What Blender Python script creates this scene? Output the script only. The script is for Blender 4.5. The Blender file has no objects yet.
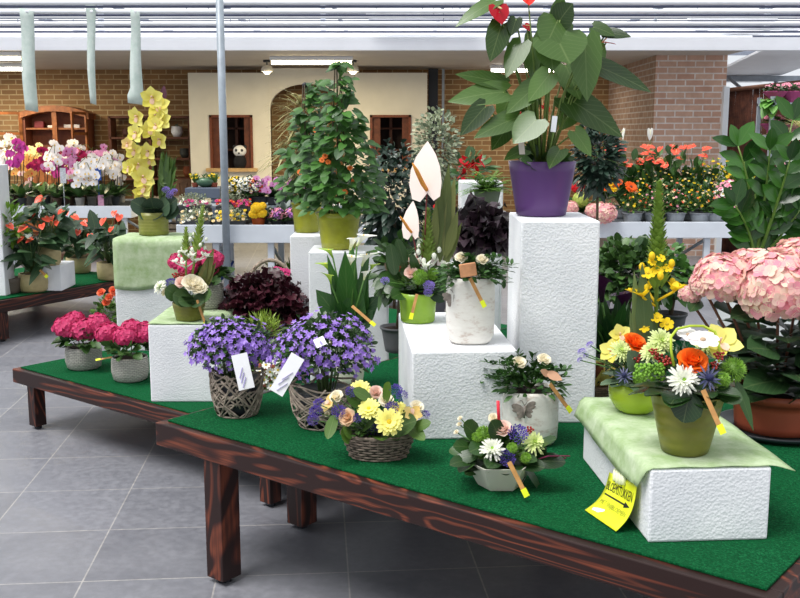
import bpy, math, random
from mathutils import Vector, Matrix
random.seed(7)
PI = math.pi
H = 1.55; PITCH = math.radians(9.37); F = 1000.0
CP, SP = math.cos(PITCH), math.sin(PITCH)
scn = bpy.context.scene
COL = scn.collection
V = Vector
R = random.random
def U(a, b): return a + (b - a) * R()

def ray(px, py):
    u = (px - 400) / F; v = (299 - py) / F
    return V((u, CP + v * SP, -SP + v * CP))
def at(px, py, z):                     # the point of the plane z seen at a pixel
    d = ray(px, py); return V((0, 0, H)) + d * ((z - H) / d.z)
def aty(px, py, y):                    # the point at distance y
    d = ray(px, py); return V((0, 0, H)) + d * (y / d.y)
def zat(p, py):
    d = ray(400, py); return H + d.z / d.y * p.y
def mpp(p): return (p.y * CP - (p.z - H) * SP) / F   # metres per pixel there

# ---------------------------------------------------------------- objects
def tag(o, label=None, cat=None, group=None, kind=None):
    if label: o['label'] = label
    if cat: o['category'] = cat
    if group: o['group'] = group
    if kind: o['kind'] = kind
    return o
def thing(name, label, cat, loc=(0, 0, 0), group=None):
    o = bpy.data.objects.new(name, None); COL.objects.link(o)
    o.location = loc; o.empty_display_size = .05
    return tag(o, label, cat, group)
def rot_to(d, roll=0.0):
    q = V(d).normalized().to_track_quat('Z', 'Y')
    return q @ Matrix.Rotation(roll, 3, 'Z').to_quaternion()
def inst(mesh, name, parent, loc, d=(0, 0, 1), s=1.0, roll=0.0, label=None):
    o = bpy.data.objects.new(name, mesh); COL.objects.link(o)
    o.parent = parent; o.location = loc
    o.rotation_mode = 'QUATERNION'; o.rotation_quaternion = rot_to(d, roll)
    o.scale = (s, s, s) if not isinstance(s, tuple) else s
    if label: o['label'] = label
    return o
def flower(proto, parent, loc, d=(0, -.6, .8), s=.03, roll=None, name=None, label=None):
    """a bloom: its mesh, and its sub-parts under it"""
    if roll is None: roll = U(0, 6.28)
    o = inst(proto[1], name or proto[0], parent, loc, d, s, roll, label)
    for (n, m) in proto[2]:
        c = bpy.data.objects.new(n, m); COL.objects.link(c); c.parent = o
    return o
def dup_tree(root, loc, label, rotz=0.0, s=1.0):
    r = root.copy(); COL.objects.link(r); r.location = loc; r.rotation_euler = (0, 0, rotz)
    r.scale = (s, s, s); r['label'] = label
    for ch in list(root.children):
        c = ch.copy(); COL.objects.link(c); c.parent = r
        for g in list(ch.children):
            d = g.copy(); COL.objects.link(d); d.parent = c
    return r

# ---------------------------------------------------------------- mesh builder
HEART = [(0, -.02, .02), (.01, -.17, .42), (.08, -.1, .86), (.25, .17, 1), (.5, .46, .9), (.72, .7, .62), (.89, .89, .25), (1, 1, 0)]
OVAL = [(0, 0, .05), (.15, .15, .55), (.38, .38, .98), (.6, .6, .95), (.82, .82, .58), (1, 1, 0)]
LANCE = [(0, 0, .12), (.2, .2, .7), (.45, .45, 1), (.75, .75, .6), (1, 1, 0)]
STRAP = [(0, 0, .6), (.3, .3, .9), (.7, .7, .9), (.9, .9, .5), (1, 1, 0)]
SPOON = [(0, 0, .2), (.3, .3, .35), (.6, .6, .85), (.82, .82, 1), (.95, .95, .65), (1.0, 1.0, .15)]
ROUND = [(0, 0, .15), (.15, .12, .7), (.4, .4, 1), (.7, .7, .95), (.93, .9, .6), (1, 1, .12)]
SMALL = [(0, 0, .1), (.45, .45, 1), (1, 1, 0)]
class MB:
    def __init__(s): s.v = []; s.f = []; s.m = []; s.uv = []; s.mi = 0
    def add(s, vs, fs, uv=None):
        b = len(s.v); s.v += [tuple(p) for p in vs]
        s.uv += uv if uv else [(0, 0)] * len(vs)
        for f in fs: s.f.append([b + i for i in f]); s.m.append(s.mi)
    def leaf(s, b, d, L, W, droop=.3, shape=LANCE, cup=.15, nh=(0, 0, 1), ruffle=0):
        b = V(b); d = V(d)
        if d.length < 1e-6: d = V((0, 0, 1))
        d = d.normalized(); nh = V(nh)
        side = d.cross(nh)
        if side.length < .05: side = d.cross(V((1, .3, 0)))
        side.normalize(); W = W / 2
        vs = []; uv = []
        def pos(t): return b + d * (L * t) + V((0, 0, -droop * L * t * abs(t) * .5))
        for i, (tm, te, w) in enumerate(shape):
            p = pos(tm); pe = pos(te); tan = (d + V((0, 0, -droop * max(tm, 0)))).normalized()
            n = side.cross(tan); n.normalize()
            ru = math.sin(i * 2.6) * ruffle * W
            vs += [pe - side * (w * W) + n * (cup * w * W + ru), p, pe + side * (w * W) + n * (cup * w * W - ru)]
            uv += [(-w if w > .15 else -.15, tm), (0, tm), (w if w > .15 else .15, tm)]
        fs = []
        for i in range(len(shape) - 1):
            a = i * 3; fs += [(a, a + 1, a + 4, a + 3), (a + 1, a + 2, a + 5, a + 4)]
        s.add(vs, fs, uv)
    def tube(s, pts, r, n=6, r1=None, cap=True):
        pts = [V(p) for p in pts]; k = len(pts)
        if r1 is None: r1 = r
        vs = []; prev = None
        for i, p in enumerate(pts):
            t = (pts[min(i + 1, k - 1)] - pts[max(i - 1, 0)])
            if t.length < 1e-9: t = V((0, 0, 1))
            t.normalize()
            a = prev if prev is not None else (V((0, 1, 0)) if abs(t.y) < .9 else V((1, 0, 0)))
            x = (a - t * a.dot(t)).normalized(); prev = x; y = t.cross(x)
            rr = r[i] if isinstance(r, (list, tuple)) else r + (r1 - r) * i / max(1, k - 1)
            for j in range(n):
                an = 2 * PI * j / n; vs.append(p + x * (math.cos(an) * rr) + y * (math.sin(an) * rr))
        fs = [(i * n + j, i * n + (j + 1) % n, (i + 1) * n + (j + 1) % n, (i + 1) * n + j) for i in range(k - 1) for j in range(n)]
        if cap: fs += [tuple(range(n))[::-1], tuple(range((k - 1) * n, k * n))]
        s.add(vs, fs)
    def lathe(s, prof, n=32, c=(0, 0, 0), cap=True, sq=None):
        """profile [(radius, z)]; sq: superellipse power for squarish pots"""
        vs = []; k = len(prof)
        for (r, z) in prof:
            for j in range(n):
                a = 2 * PI * j / n; x, y = math.cos(a), math.sin(a)
                if sq:
                    q = (abs(x) ** sq + abs(y) ** sq) ** (-1 / sq); x *= q; y *= q
                vs.append((c[0] + x * r, c[1] + y * r, c[2] + z))
        fs = [(i * n + j, i * n + (j + 1) % n, (i + 1) * n + (j + 1) % n, (i + 1) * n + j) for i in range(k - 1) for j in range(n)]
        if cap: fs += [tuple(range(n))[::-1], tuple(range((k - 1) * n, k * n))]
        s.add(vs, fs)
    def box(s, c, size, ax=None, ay=None):
        c = V(c); ax = V(ax or (1, 0, 0)).normalized(); ay = V(ay).normalized() if ay else V((0, 0, 1)).cross(ax).normalized()
        az = ax.cross(ay); hx, hy, hz = (q / 2 for q in size)
        vs = [c + ax * (i * hx) + ay * (j * hy) + az * (k * hz) for i in (-1, 1) for j in (-1, 1) for k in (-1, 1)]
        s.add(vs, [(0, 1, 3, 2), (4, 6, 7, 5), (0, 4, 5, 1), (2, 3, 7, 6), (0, 2, 6, 4), (1, 5, 7, 3)])
    def b2(s, x0, x1, y0, y1, z0, z1): s.box(((x0 + x1) / 2, (y0 + y1) / 2, (z0 + z1) / 2), (x1 - x0, y1 - y0, z1 - z0))
    def ball(s, c, r, n=8, m=5, sz=1.0):
        c = V(c); vs = [c + V((0, 0, r * sz))]
        for i in range(1, m):
            t = PI * i / m
            for j in range(n):
                a = 2 * PI * j / n; vs.append(c + V((math.sin(t) * math.cos(a) * r, math.sin(t) * math.sin(a) * r, math.cos(t) * r * sz)))
        vs.append(c - V((0, 0, r * sz))); L = len(vs) - 1
        fs = [(0, 1 + j, 1 + (j + 1) % n) for j in range(n)]
        for i in range(m - 2):
            a = 1 + i * n; fs += [(a + j, a + n + j, a + n + (j + 1) % n, a + (j + 1) % n) for j in range(n)]
        a = 1 + (m - 2) * n; fs += [(a + j, L, a + (j + 1) % n) for j in range(n)]
        s.add(vs, fs)
    def mesh(s, name, mats, smooth=True):
        me = bpy.data.meshes.new(name); me.from_pydata(s.v, [], s.f); me.update()
        if not isinstance(mats, (list, tuple)): mats = [mats]
        for m in mats: me.materials.append(m)
        me.polygons.foreach_set('material_index', s.m)
        me.polygons.foreach_set('use_smooth', [smooth] * len(s.f))
        ul = me.uv_layers.new(name='UVMap'); buf = []
        for f in s.f:
            for i in f: buf += [s.uv[i][0] * .5 + .5, s.uv[i][1]]
        ul.data.foreach_set('uv', buf)
        return me
    def build(s, name, mats, parent=None, smooth=True, bevel=0, loc=None, label=None, segs=2):
        o = bpy.data.objects.new(name, s.mesh(name, mats, smooth)); COL.objects.link(o)
        if parent: o.parent = parent
        if loc is not None: o.location = loc
        if label: o['label'] = label
        if bevel:
            b = o.modifiers.new('Bevel', 'BEVEL'); b.width = bevel; b.segments = segs; b.limit_method = 'ANGLE'
        return o

# ---------------------------------------------------------------- materials
def srgb(c):
    return tuple(((x / 255) / 12.92 if x / 255 <= .04045 else ((x / 255 + .055) / 1.055) ** 2.4) for x in c) + (1,)
class NT:
    def __init__(s, name):
        s.m = bpy.data.materials.new(name); s.m.use_nodes = True; s.t = s.m.node_tree; s.t.nodes.clear()
        s.out = s.n('ShaderNodeOutputMaterial'); s.b = s.n('ShaderNodeBsdfPrincipled'); s.l(s.b.outputs[0], s.out.inputs[0])
    def n(s, t, **k):
        x = s.t.nodes.new(t)
        for a, b in k.items(): setattr(x, a, b)
        return x
    def l(s, a, b): s.t.links.new(a, b)
    def set(s, node, **k):
        for a, b in k.items(): node.inputs[a.replace('_', ' ')].default_value = b
        return node
    def mix(s, fac, a, b, mode='MIX'):
        x = s.n('ShaderNodeMix', data_type='RGBA', blend_type=mode)
        if isinstance(fac, (int, float)): x.inputs[0].default_value = fac
        else: s.l(fac, x.inputs[0])
        for i, c in ((6, a), (7, b)):
            if isinstance(c, tuple): x.inputs[i].default_value = c
            else: s.l(c, x.inputs[i])
        return x.outputs[2]
    def ramp(s, fac, stops, interp='LINEAR'):
        x = s.n('ShaderNodeValToRGB'); e = x.color_ramp.elements; x.color_ramp.interpolation = interp
        while len(e) < len(stops): e.new(.5)
        for q, (p, c) in zip(e, stops): q.position = p; q.color = c
        s.l(fac, x.inputs[0]); return x.outputs[0]
    def noise(s, scale, detail=3, rough=.5, vec=None, dist=0):
        x = s.n('ShaderNodeTexNoise'); x.inputs['Scale'].default_value = scale; x.inputs['Detail'].default_value = detail
        x.inputs['Roughness'].default_value = rough; x.inputs['Distortion'].default_value = dist
        if vec is None: vec = s.obj()
        s.l(vec, x.inputs['Vector']); return x.outputs[0]
    def obj(s): return s.n('ShaderNodeTexCoord').outputs['Object']
    def map(s, vec, scale=(1, 1, 1), rot=(0, 0, 0), loc=(0, 0, 0)):
        x = s.n('ShaderNodeMapping'); s.l(vec, x.inputs[0]); x.inputs['Scale'].default_value = scale
        x.inputs['Rotation'].default_value = rot; x.inputs['Location'].default_value = loc; return x.outputs[0]
    def bump(s, h, strength=.3, dist=.01):
        x = s.n('ShaderNodeBump'); x.inputs['Strength'].default_value = strength; x.inputs['Distance'].default_value = dist
        s.l(h, x.inputs['Height']); s.l(x.outputs[0], s.b.inputs['Normal'])
    def col(s, c):
        if isinstance(c, tuple): s.b.inputs['Base Color'].default_value = c
        else: s.l(c, s.b.inputs['Base Color'])
    def rough(s, r, spec=.5):
        s.b.inputs['Roughness'].default_value = r; s.b.inputs['Specular IOR Level'].default_value = spec
    def translucent(s, c, fac):
        tr = s.n('ShaderNodeBsdfTranslucent'); mx = s.n('ShaderNodeMixShader'); mx.inputs[0].default_value = fac
        if isinstance(c, tuple): tr.inputs[0].default_value = c
        else: s.l(c, tr.inputs[0])
        s.l(s.b.outputs[0], mx.inputs[1]); s.l(tr.outputs[0], mx.inputs[2]); s.l(mx.outputs[0], s.out.inputs[0])
_mc = {}
def cached(f):
    def g(*a, **k):
        key = (f.__name__, a, tuple(sorted(k.items())))
        if key not in _mc: _mc[key] = f(*a, **k)
        return _mc[key]
    return g
@cached
def plain(rgb, rough=.5, var=.08, scale=20, bump=0, spec=.4):
    t = NT('plain'); c = srgb(rgb)
    d = tuple(x * (1 - var * 2) for x in c[:3]) + (1,); l = tuple(min(1, x * (1 + var)) for x in c[:3]) + (1,)
    n = t.noise(scale, 4); t.col(t.ramp(n, [(.3, d), (.7, l)])); t.rough(rough, spec)
    if bump: t.bump(n, bump, .005)
    return t.m
@cached
def leafm(rgb, rgb2=None, rough=.38, tr=.22, vein=.32, edge=None):
    """leaf: colour differs from leaf to leaf, paler midrib and side veins"""
    t = NT('leaf'); rgb2 = rgb2 or tuple(min(255, int(x * 1.45 + 12)) for x in rgb); c1 = srgb(tuple(x * .82 for x in rgb)); c2 = srgb(tuple(x * .93 for x in rgb2))
    g = t.n('ShaderNodeNewGeometry'); oi = t.n('ShaderNodeObjectInfo'); ad = t.n('ShaderNodeMath', operation='ADD'); t.l(g.outputs['Random Per Island'], ad.inputs[0]); t.l(oi.outputs['Random'], ad.inputs[1]); fr = t.n('ShaderNodeMath', operation='FRACT'); t.l(ad.outputs[0], fr.inputs[0]); base = t.mix(fr.outputs[0], c1, c2)
    uv = t.n('ShaderNodeUVMap'); sp = t.n('ShaderNodeSeparateXYZ'); t.l(uv.outputs[0], sp.inputs[0])
    a = t.n('ShaderNodeMath', operation='SUBTRACT'); t.l(sp.outputs[0], a.inputs[0]); a.inputs[1].default_value = .5
    ab = t.n('ShaderNodeMath', operation='ABSOLUTE'); t.l(a.outputs[0], ab.inputs[0])
    rib = t.ramp(ab.outputs[0], [(0, (.8, .8, .8, 1)), (.028, (0, 0, 0, 1))])
    w = t.n('ShaderNodeMath', operation='MULTIPLY_ADD'); t.l(ab.outputs[0], w.inputs[0]); w.inputs[1].default_value = -1.0; t.l(sp.outputs[1], w.inputs[2])
    w2 = t.n('ShaderNodeMath', operation='MULTIPLY'); t.l(w.outputs[0], w2.inputs[0]); w2.inputs[1].default_value = 44
    si = t.n('ShaderNodeMath', operation='SINE'); t.l(w2.outputs[0], si.inputs[0])
    sv = t.ramp(si.outputs[0], [(.86, (0, 0, 0, 1)), (1, (.35, .35, .35, 1))])
    mx = t.n('ShaderNodeMath', operation='MAXIMUM'); t.l(rib, mx.inputs[0]); t.l(sv, mx.inputs[1])
    m2 = t.n('ShaderNodeMath', operation='MULTIPLY'); t.l(mx.outputs[0], m2.inputs[0]); m2.inputs[1].default_value = vein
    pale = t.mix(.4, base, srgb((205, 220, 150)))
    c = t.mix(m2.outputs[0], base, pale)
    if edge:
        e = t.ramp(ab.outputs[0], [(.26, (0, 0, 0, 1)), (.34, (1, 1, 1, 1))]); c = t.mix(e, c, srgb(edge))
    t.col(c); t.rough(rough, .5); t.translucent(c, tr)
    return t.m
@cached
def petal(rgb, rgb2=None, tr=.3, rough=.6, base=None, island=.5):
    """petal: varies bloom to bloom; optional other colour at its base"""
    t = NT('petal'); c1 = srgb(rgb); c2 = srgb(rgb2 or rgb)
    g = t.n('ShaderNodeNewGeometry'); c = t.mix(g.outputs['Random Per Island'], c1, c2)
    if base:
        uv = t.n('ShaderNodeUVMap'); sp = t.n('ShaderNodeSeparateXYZ'); t.l(uv.outputs[0], sp.inputs[0])
        f = t.ramp(sp.outputs[1], [(.05, (1, 1, 1, 1)), (.5, (0, 0, 0, 1))]); c = t.mix(f, c, srgb(base))
    t.col(c); t.rough(rough, .3); t.translucent(c, tr)
    return t.m
def m_foam():
    t = NT('foam'); o = t.obj()
    v = t.n('ShaderNodeTexVoronoi'); v.inputs['Scale'].default_value = 130; t.l(o, v.inputs['Vector'])
    n = t.noise(75, 4, .75); n2 = t.noise(5, 2)
    c = t.ramp(n2, [(.3, srgb((222, 224, 228))), (.7, srgb((238, 239, 241)))])
    t.col(c); t.rough(.85, .2)
    a = t.n('ShaderNodeMath', operation='MULTIPLY_ADD'); t.l(n, a.inputs[0]); a.inputs[1].default_value = 1.3; t.l(v.outputs['Distance'], a.inputs[2])
    t.bump(a.outputs[0], .42, .003); return t.m
def m_turf():
    t = NT('turf'); n = t.noise(150, 5, .8); n2 = t.noise(7, 4)
    a = t.ramp(n, [(.34, srgb((0, 44, 22))), (.52, srgb((8, 84, 46))), (.7, srgb((40, 132, 80)))])
    c = t.mix(t.ramp(n2, [(.35, (0, 0, 0, 1)), (.7, (.5, .5, .5, 1))]), a, srgb((4, 78, 40)))
    t.col(c); t.rough(.95, .1); t.bump(n, 1.0, .006); return t.m
def m_wood(vertical=False, c=((36, 15, 12), (74, 32, 22), (116, 58, 38))):
    """charred pine: long streaky grain along x (or up the leg)"""
    t = NT('wood'); o = t.obj()
    if vertical: o = t.map(o, rot=(0, PI / 2, 0))
    big = t.noise(1.0, 2, .5, t.map(o, scale=(1.1, 3, 7)), .8)
    fine = t.noise(1.0, 3, .6, t.map(o, scale=(3, 60, 160)))
    m = t.n('ShaderNodeMath', operation='MULTIPLY'); t.l(big, m.inputs[0]); m.inputs[1].default_value = 70
    si = t.n('ShaderNodeMath', operation='SINE'); t.l(m.outputs[0], si.inputs[0])
    col = t.ramp(si.outputs[0], [(.0, srgb(c[0])), (.45, srgb(c[1])), (1, srgb(c[2]))])
    col = t.mix(t.ramp(fine, [(.4, (.7, .7, .7, 1)), (.62, (0, 0, 0, 1))]), col, srgb(c[0]))
    t.col(col); t.rough(.5, .4); t.bump(fine, .1, .003); return t.m
def m_tiles():
    t = NT('floor_tiles'); g = t.n('ShaderNodeNewGeometry'); p = t.map(g.outputs['Position'], rot=(0, 0, math.radians(-4.7)), loc=(.3745, -.1197, 0))
    b = t.n('ShaderNodeTexBrick', offset=0.0, squash=1.0); t.l(p, b.inputs['Vector'])
    b.inputs['Scale'].default_value = 1; b.inputs['Mortar Size'].default_value = .003; b.inputs['Brick Width'].default_value = .466; b.inputs['Row Height'].default_value = .466
    b.inputs['Bias'].default_value = 0; b.inputs['Mortar Smooth'].default_value = .1
    b.inputs['Color1'].default_value = srgb((108, 109, 116)); b.inputs['Color2'].default_value = srgb((126, 127, 134)); b.inputs['Mortar'].default_value = srgb((168, 164, 160))
    n = t.noise(5, 5, .65, g.outputs['Position']); n2 = t.noise(30, 4, .6, g.outputs['Position'])
    c = t.mix(t.ramp(n, [(.35, (.0, .0, .0, 1)), (.7, (.4, .4, .4, 1))]), b.outputs[0], srgb((150, 150, 156)))
    c = t.mix(t.ramp(n2, [(.4, (.35, .35, .35, 1)), (.65, (0, 0, 0, 1))]), c, srgb((84, 85, 92)))
    t.col(c); t.rough(.38, .5)
    t.l(t.ramp(n2, [(.3, (.28, .28, .28, 1)), (.7, (.5, .5, .5, 1))]), t.b.inputs['Roughness'])
    t.bump(n2, .08, .004); return t.m
def m_brick(c1, c2, mort, rot90=False):
    t = NT('brick_wall'); g = t.n('ShaderNodeNewGeometry'); sp = t.n('ShaderNodeSeparateXYZ'); t.l(g.outputs['Position'], sp.inputs[0])
    cb = t.n('ShaderNodeCombineXYZ'); t.l(sp.outputs[1 if rot90 else 0], cb.inputs[0]); t.l(sp.outputs[2], cb.inputs[1])
    b = t.n('ShaderNodeTexBrick', offset=.5); t.l(cb.outputs[0], b.inputs['Vector'])
    b.inputs['Scale'].default_value = 1; b.inputs['Mortar Size'].default_value = .009; b.inputs['Brick Width'].default_value = .23; b.inputs['Row Height'].default_value = .0765
    b.inputs['Mortar Smooth'].default_value = .2
    b.inputs['Color1'].default_value = srgb(c1); b.inputs['Color2'].default_value = srgb(c2); b.inputs['Mortar'].default_value = srgb(mort)
    n = t.noise(9, 4, .6, g.outputs['Position'])
    c = t.mix(t.ramp(n, [(.35, (.4, .4, .4, 1)), (.7, (0, 0, 0, 1))]), b.outputs[0], srgb(tuple(int(x * .85) for x in c1)))
    t.col(c); t.rough(.85, .2); inv = t.n('ShaderNodeInvert'); t.l(b.outputs[1], inv.inputs[1]); t.bump(inv.outputs[0], .4, .01); return t.m
def m_fleece(rgb, rgb2):
    t = NT('fleece'); n = t.noise(14, 5, .7); n2 = t.noise(90, 3, .7)
    c = t.ramp(n, [(.35, srgb(rgb)), (.68, srgb(rgb2))]); t.col(c); t.rough(.8, .2); t.translucent(c, .3); t.bump(n2, .3, .003); return t.m
def m_weave(rgb, rgb2, cell=.012, strength=.8, horiz=1.0):
    """basket weave on a round pot: cells around and up it"""
    t = NT('weave'); o = t.obj(); sp = t.n('ShaderNodeSeparateXYZ'); t.l(o, sp.inputs[0])
    at2 = t.n('ShaderNodeMath', operation='ARCTAN2'); t.l(sp.outputs[1], at2.inputs[0]); t.l(sp.outputs[0], at2.inputs[1])
    ml = t.n('ShaderNodeMath', operation='MULTIPLY'); t.l(at2.outputs[0], ml.inputs[0]); ml.inputs[1].default_value = .09
    cb = t.n('ShaderNodeCombineXYZ'); t.l(ml.outputs[0], cb.inputs[0]); t.l(sp.outputs[2], cb.inputs[1])
    b = t.n('ShaderNodeTexBrick', offset=.5); t.l(cb.outputs[0], b.inputs['Vector']); b.inputs['Scale'].default_value = 1
    b.inputs['Brick Width'].default_value = cell * 1.8 * horiz; b.inputs['Row Height'].default_value = cell * .8; b.inputs['Mortar Size'].default_value = cell * .16
    b.inputs['Mortar Smooth'].default_value = 1.0
    b.inputs['Color1'].default_value = srgb(rgb); b.inputs['Color2'].default_value = srgb(rgb2); b.inputs['Mortar'].default_value = srgb(tuple(int(x * .66) for x in rgb))
    n = t.noise(60, 4, .7); c = t.mix(t.ramp(n, [(.4, (.4, .4, .4, 1)), (.6, (0, 0, 0, 1))]), b.outputs[0], srgb(tuple(int(x * .8) for x in rgb)))
    t.col(c); t.rough(.8, .3); inv = t.n('ShaderNodeInvert'); t.l(b.outputs[1], inv.inputs[1]); t.bump(inv.outputs[0], strength, .006); return t.m
def m_ringed(rgb, scale=90, strength=.35, rough=.35):
    t = NT('glazed_pot'); w = t.n('ShaderNodeTexWave', bands_direction='Z'); w.inputs['Scale'].default_value = scale / 6.28; w.inputs['Distortion'].default_value = 1.0
    t.l(t.obj(), w.inputs['Vector']); n = t.noise(25, 3); c = srgb(rgb)
    t.col(t.ramp(n, [(.3, tuple(x * .8 for x in c[:3]) + (1,)), (.7, c)])); t.rough(rough, .5); t.bump(w.outputs[1], strength, .003); return t.m
def emis(rgb, s):
    t = NT('lamp'); e = t.n('ShaderNodeEmission'); e.inputs[0].default_value = srgb(rgb); e.inputs[1].default_value = s; t.l(e.outputs[0], t.out.inputs[0]); return t.m
# ================================================================ camera, sky, sun
cd = bpy.data.cameras.new('camera'); cam = bpy.data.objects.new('camera', cd); COL.objects.link(cam)
cam.location = (0, 0, H); cam.rotation_euler = (PI / 2 - PITCH, 0, 0); cd.lens = 45; cd.sensor_width = 36; cd.clip_end = 200
scn.camera = cam
w = bpy.data.worlds.new('sky'); scn.world = w; w.use_nodes = True
nt = w.node_tree; bg = nt.nodes['Background']; tc = nt.nodes.new('ShaderNodeTexCoord'); sp = nt.nodes.new('ShaderNodeSeparateXYZ')
rp = nt.nodes.new('ShaderNodeValToRGB'); nt.links.new(tc.outputs['Generated'], sp.inputs[0]); nt.links.new(sp.outputs[2], rp.inputs[0])
e = rp.color_ramp.elements; e[0].position = .0; e[0].color = (.86, .9, .95, 1); e[1].position = .35; e[1].color = (.92, .96, 1, 1)
nt.links.new(rp.outputs[0], bg.inputs[0]); bg.inputs[1].default_value = SKY = .85
sd = bpy.data.lights.new('daylight', 'SUN'); so = bpy.data.objects.new('daylight', sd); COL.objects.link(so)
so.location = (-3, -1, 6); so.rotation_euler = V((.42, .25, -1)).to_track_quat('-Z', 'Y').to_euler(); sd.energy = 3.5; sd.angle = math.radians(32); sd.color = (1, .98, .95)
scn.view_settings.view_transform = 'Standard'; scn.view_settings.look = 'None'; scn.view_settings.gamma = 1; scn.view_settings.use_curve_mapping = False
scn.view_settings.exposure = 0.18

# ================================================================ materials in common
FOAM = m_foam(); TURF = m_turf()
SOIL = plain((52, 38, 30), .95, .2, 60, .6)
WHITE = plain((232, 234, 238), .5, .02, 4)
BENCHW = plain((220, 226, 235), .45, .03, 6)
STEEL = plain((150, 160, 170), .4, .08, 14, spec=.6)
PIPEW = plain((244, 245, 250), .35, .03, 9)
DARKM = plain((40, 42, 48), .5, .05)
LIMEPOT = m_ringed((158, 160, 40), 150, .15)
OLIVE = m_ringed((118, 118, 44), 110, .35)
BEIGE = m_ringed((184, 168, 120), 140, .3, .5)
STEMG = plain((78, 120, 48), .5, .1)
BAMBOO = plain((190, 140, 82), .6, .12, 40)
YTAG = plain((228, 240, 40), .5, .02)
STAKE = plain((70, 58, 40), .7, .1)
def structure(o): o['kind'] = 'structure'; return o

# ================================================================ the hall
YB = 15.6; YE = 12.76; YW = 11.9; ZS = 2.52
fl = MB(); fl.b2(-14, 16, -2, YB + .3, -.1, 0); structure(fl.build('floor', m_tiles(), smooth=False))
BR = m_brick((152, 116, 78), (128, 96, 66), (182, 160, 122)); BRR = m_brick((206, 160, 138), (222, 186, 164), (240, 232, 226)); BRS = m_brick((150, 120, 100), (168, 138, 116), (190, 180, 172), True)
a = MB(); a.b2(-14, 3.2, YB, YB + .3, 0, ZS); structure(a.build('wall_back', BR, smooth=False))
a = MB(); xr = 3.19; xr2 = aty(727, 70, YE).x
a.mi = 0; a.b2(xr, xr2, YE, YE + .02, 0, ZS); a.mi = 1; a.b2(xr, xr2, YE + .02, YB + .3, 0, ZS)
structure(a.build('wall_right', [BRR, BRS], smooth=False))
a = MB(); a.b2(-14, xr2, YW, YB + .3, ZS, ZS + .04); structure(a.build('ceiling', plain((200, 192, 182), .8, .03, 3), smooth=False))
a = MB(); zt = zat(V((0, YW, 0)), 38); a.b2(-14, 16, YW - .1, YW, ZS - .02, zt); structure(a.build('trim_1', plain((243, 244, 250), .5, .02, 3), smooth=False))
a = MB(); a.b2(-14, xr2, YW, YB, zt, zt + .03); structure(a.build('trim_2', WHITE, smooth=False))
# greenhouse roof beyond the fascia: glazing on purlins and rafters
gm = NT('roof_glazing'); gm.col(srgb((246, 248, 252))); gm.rough(.4); gm.translucent(srgb((252, 253, 255)), .92)
a = MB(); a.add([(-16, 13, 4.0), (18, 13, 4.0), (18, 32, 4.0), (-16, 32, 4.0)], [(0, 1, 2, 3)]); structure(a.build('window_1', gm.m, smooth=False))
a = MB()
for k in range(10): a.b2(-16, 18, 13.4 + k * 1.9, 13.48 + k * 1.9, 3.86, 4.0)
for k in range(17): a.b2(-16 + k * 2.1, -15.95 + k * 2.1, 13, 32, 3.92, 4.0)
structure(a.build('trim_3', plain((128, 134, 148), .5), smooth=False))
a = MB(); a.b2(-16, 18, 13, 13.1, 3.55, 4.05)
for k in range(12): a.b2(-15 + k * 2.8, -14.94 + k * 2.8, 12.98, 13.04, ZS + .15, 3.6)
structure(a.build('trim_4', plain((190, 195, 206), .5), smooth=False))

# heating pipes hung under the roof
ZP = 2.78
for i, (py, r) in enumerate([(2.5, .022), (11.5, .020), (17, .012), (23.5, .021), (28.6, .021), (33.6, .02)]):
    p = at(400, py, ZP); t = thing('heating_pipe', ['white heating pipe nearest the top edge of the photo', 'white heating pipe, second down from the top', 'thin white pipe between the second and third wide pipes', 'white heating pipe behind the hanging light fittings', 'white heating pipe, second above the white fascia', 'white heating pipe just above the white fascia'][i], 'pipe', (0, p.y, ZP), 'heating pipes under the roof')
    b = MB(); b.tube([(-11, 0, 0), (13, 0, 0)], r, 8); b.build('pipe', PIPEW, t)
    b = MB(); b.tube([(-11, .03, -.035), (13, .03, -.035)], r * .6, 6); b.build('return_pipe', plain((84, 90, 116), .5), t)
    for k in range(9):
        b = MB(); b.tube([(-9.5 + k * 2.4 + i * .13, 0, 0), (-9.5 + k * 2.4 + i * .13, 0, .35)], .006, 5); b.build('hanger', STEEL, t)
for (x0, x1, py, lab, n) in [(-20, 84, 19.5, 'long white light fitting among the pipes above the left fleece strip', 1), (366, 470, 22.5, 'long white light fitting among the pipes over the white facade', 2), (688, 776, 26.5, 'long white light fitting among the pipes over the brick corner', 3)]:
    p0 = at(x0, py, ZP + .02); p1 = at(x1, py, ZP + .02); t = thing('light_fitting', lab, 'light', ((p0.x + p1.x) / 2, p0.y, ZP + .1), 'unlit light fittings among the pipes')
    L = p1.x - p0.x; b = MB(); b.b2(-L / 2, L / 2, -.06, .06, -.02, .05); b.build('housing', WHITE, t, False, .008)
    b = MB(); b.tube([(-L / 2 + .03, 0, -.04), (L / 2 - .03, 0, -.04)], .018, 8); b.build('tube', plain((240, 242, 248), .3, .01), t)
    for sx in (-1, 1):
        b = MB(); b.tube([(sx * L * .4, 0, .05), (sx * L * .4, 0, .4)], .006, 5); b.build('hanger', STEEL, t)
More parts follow.
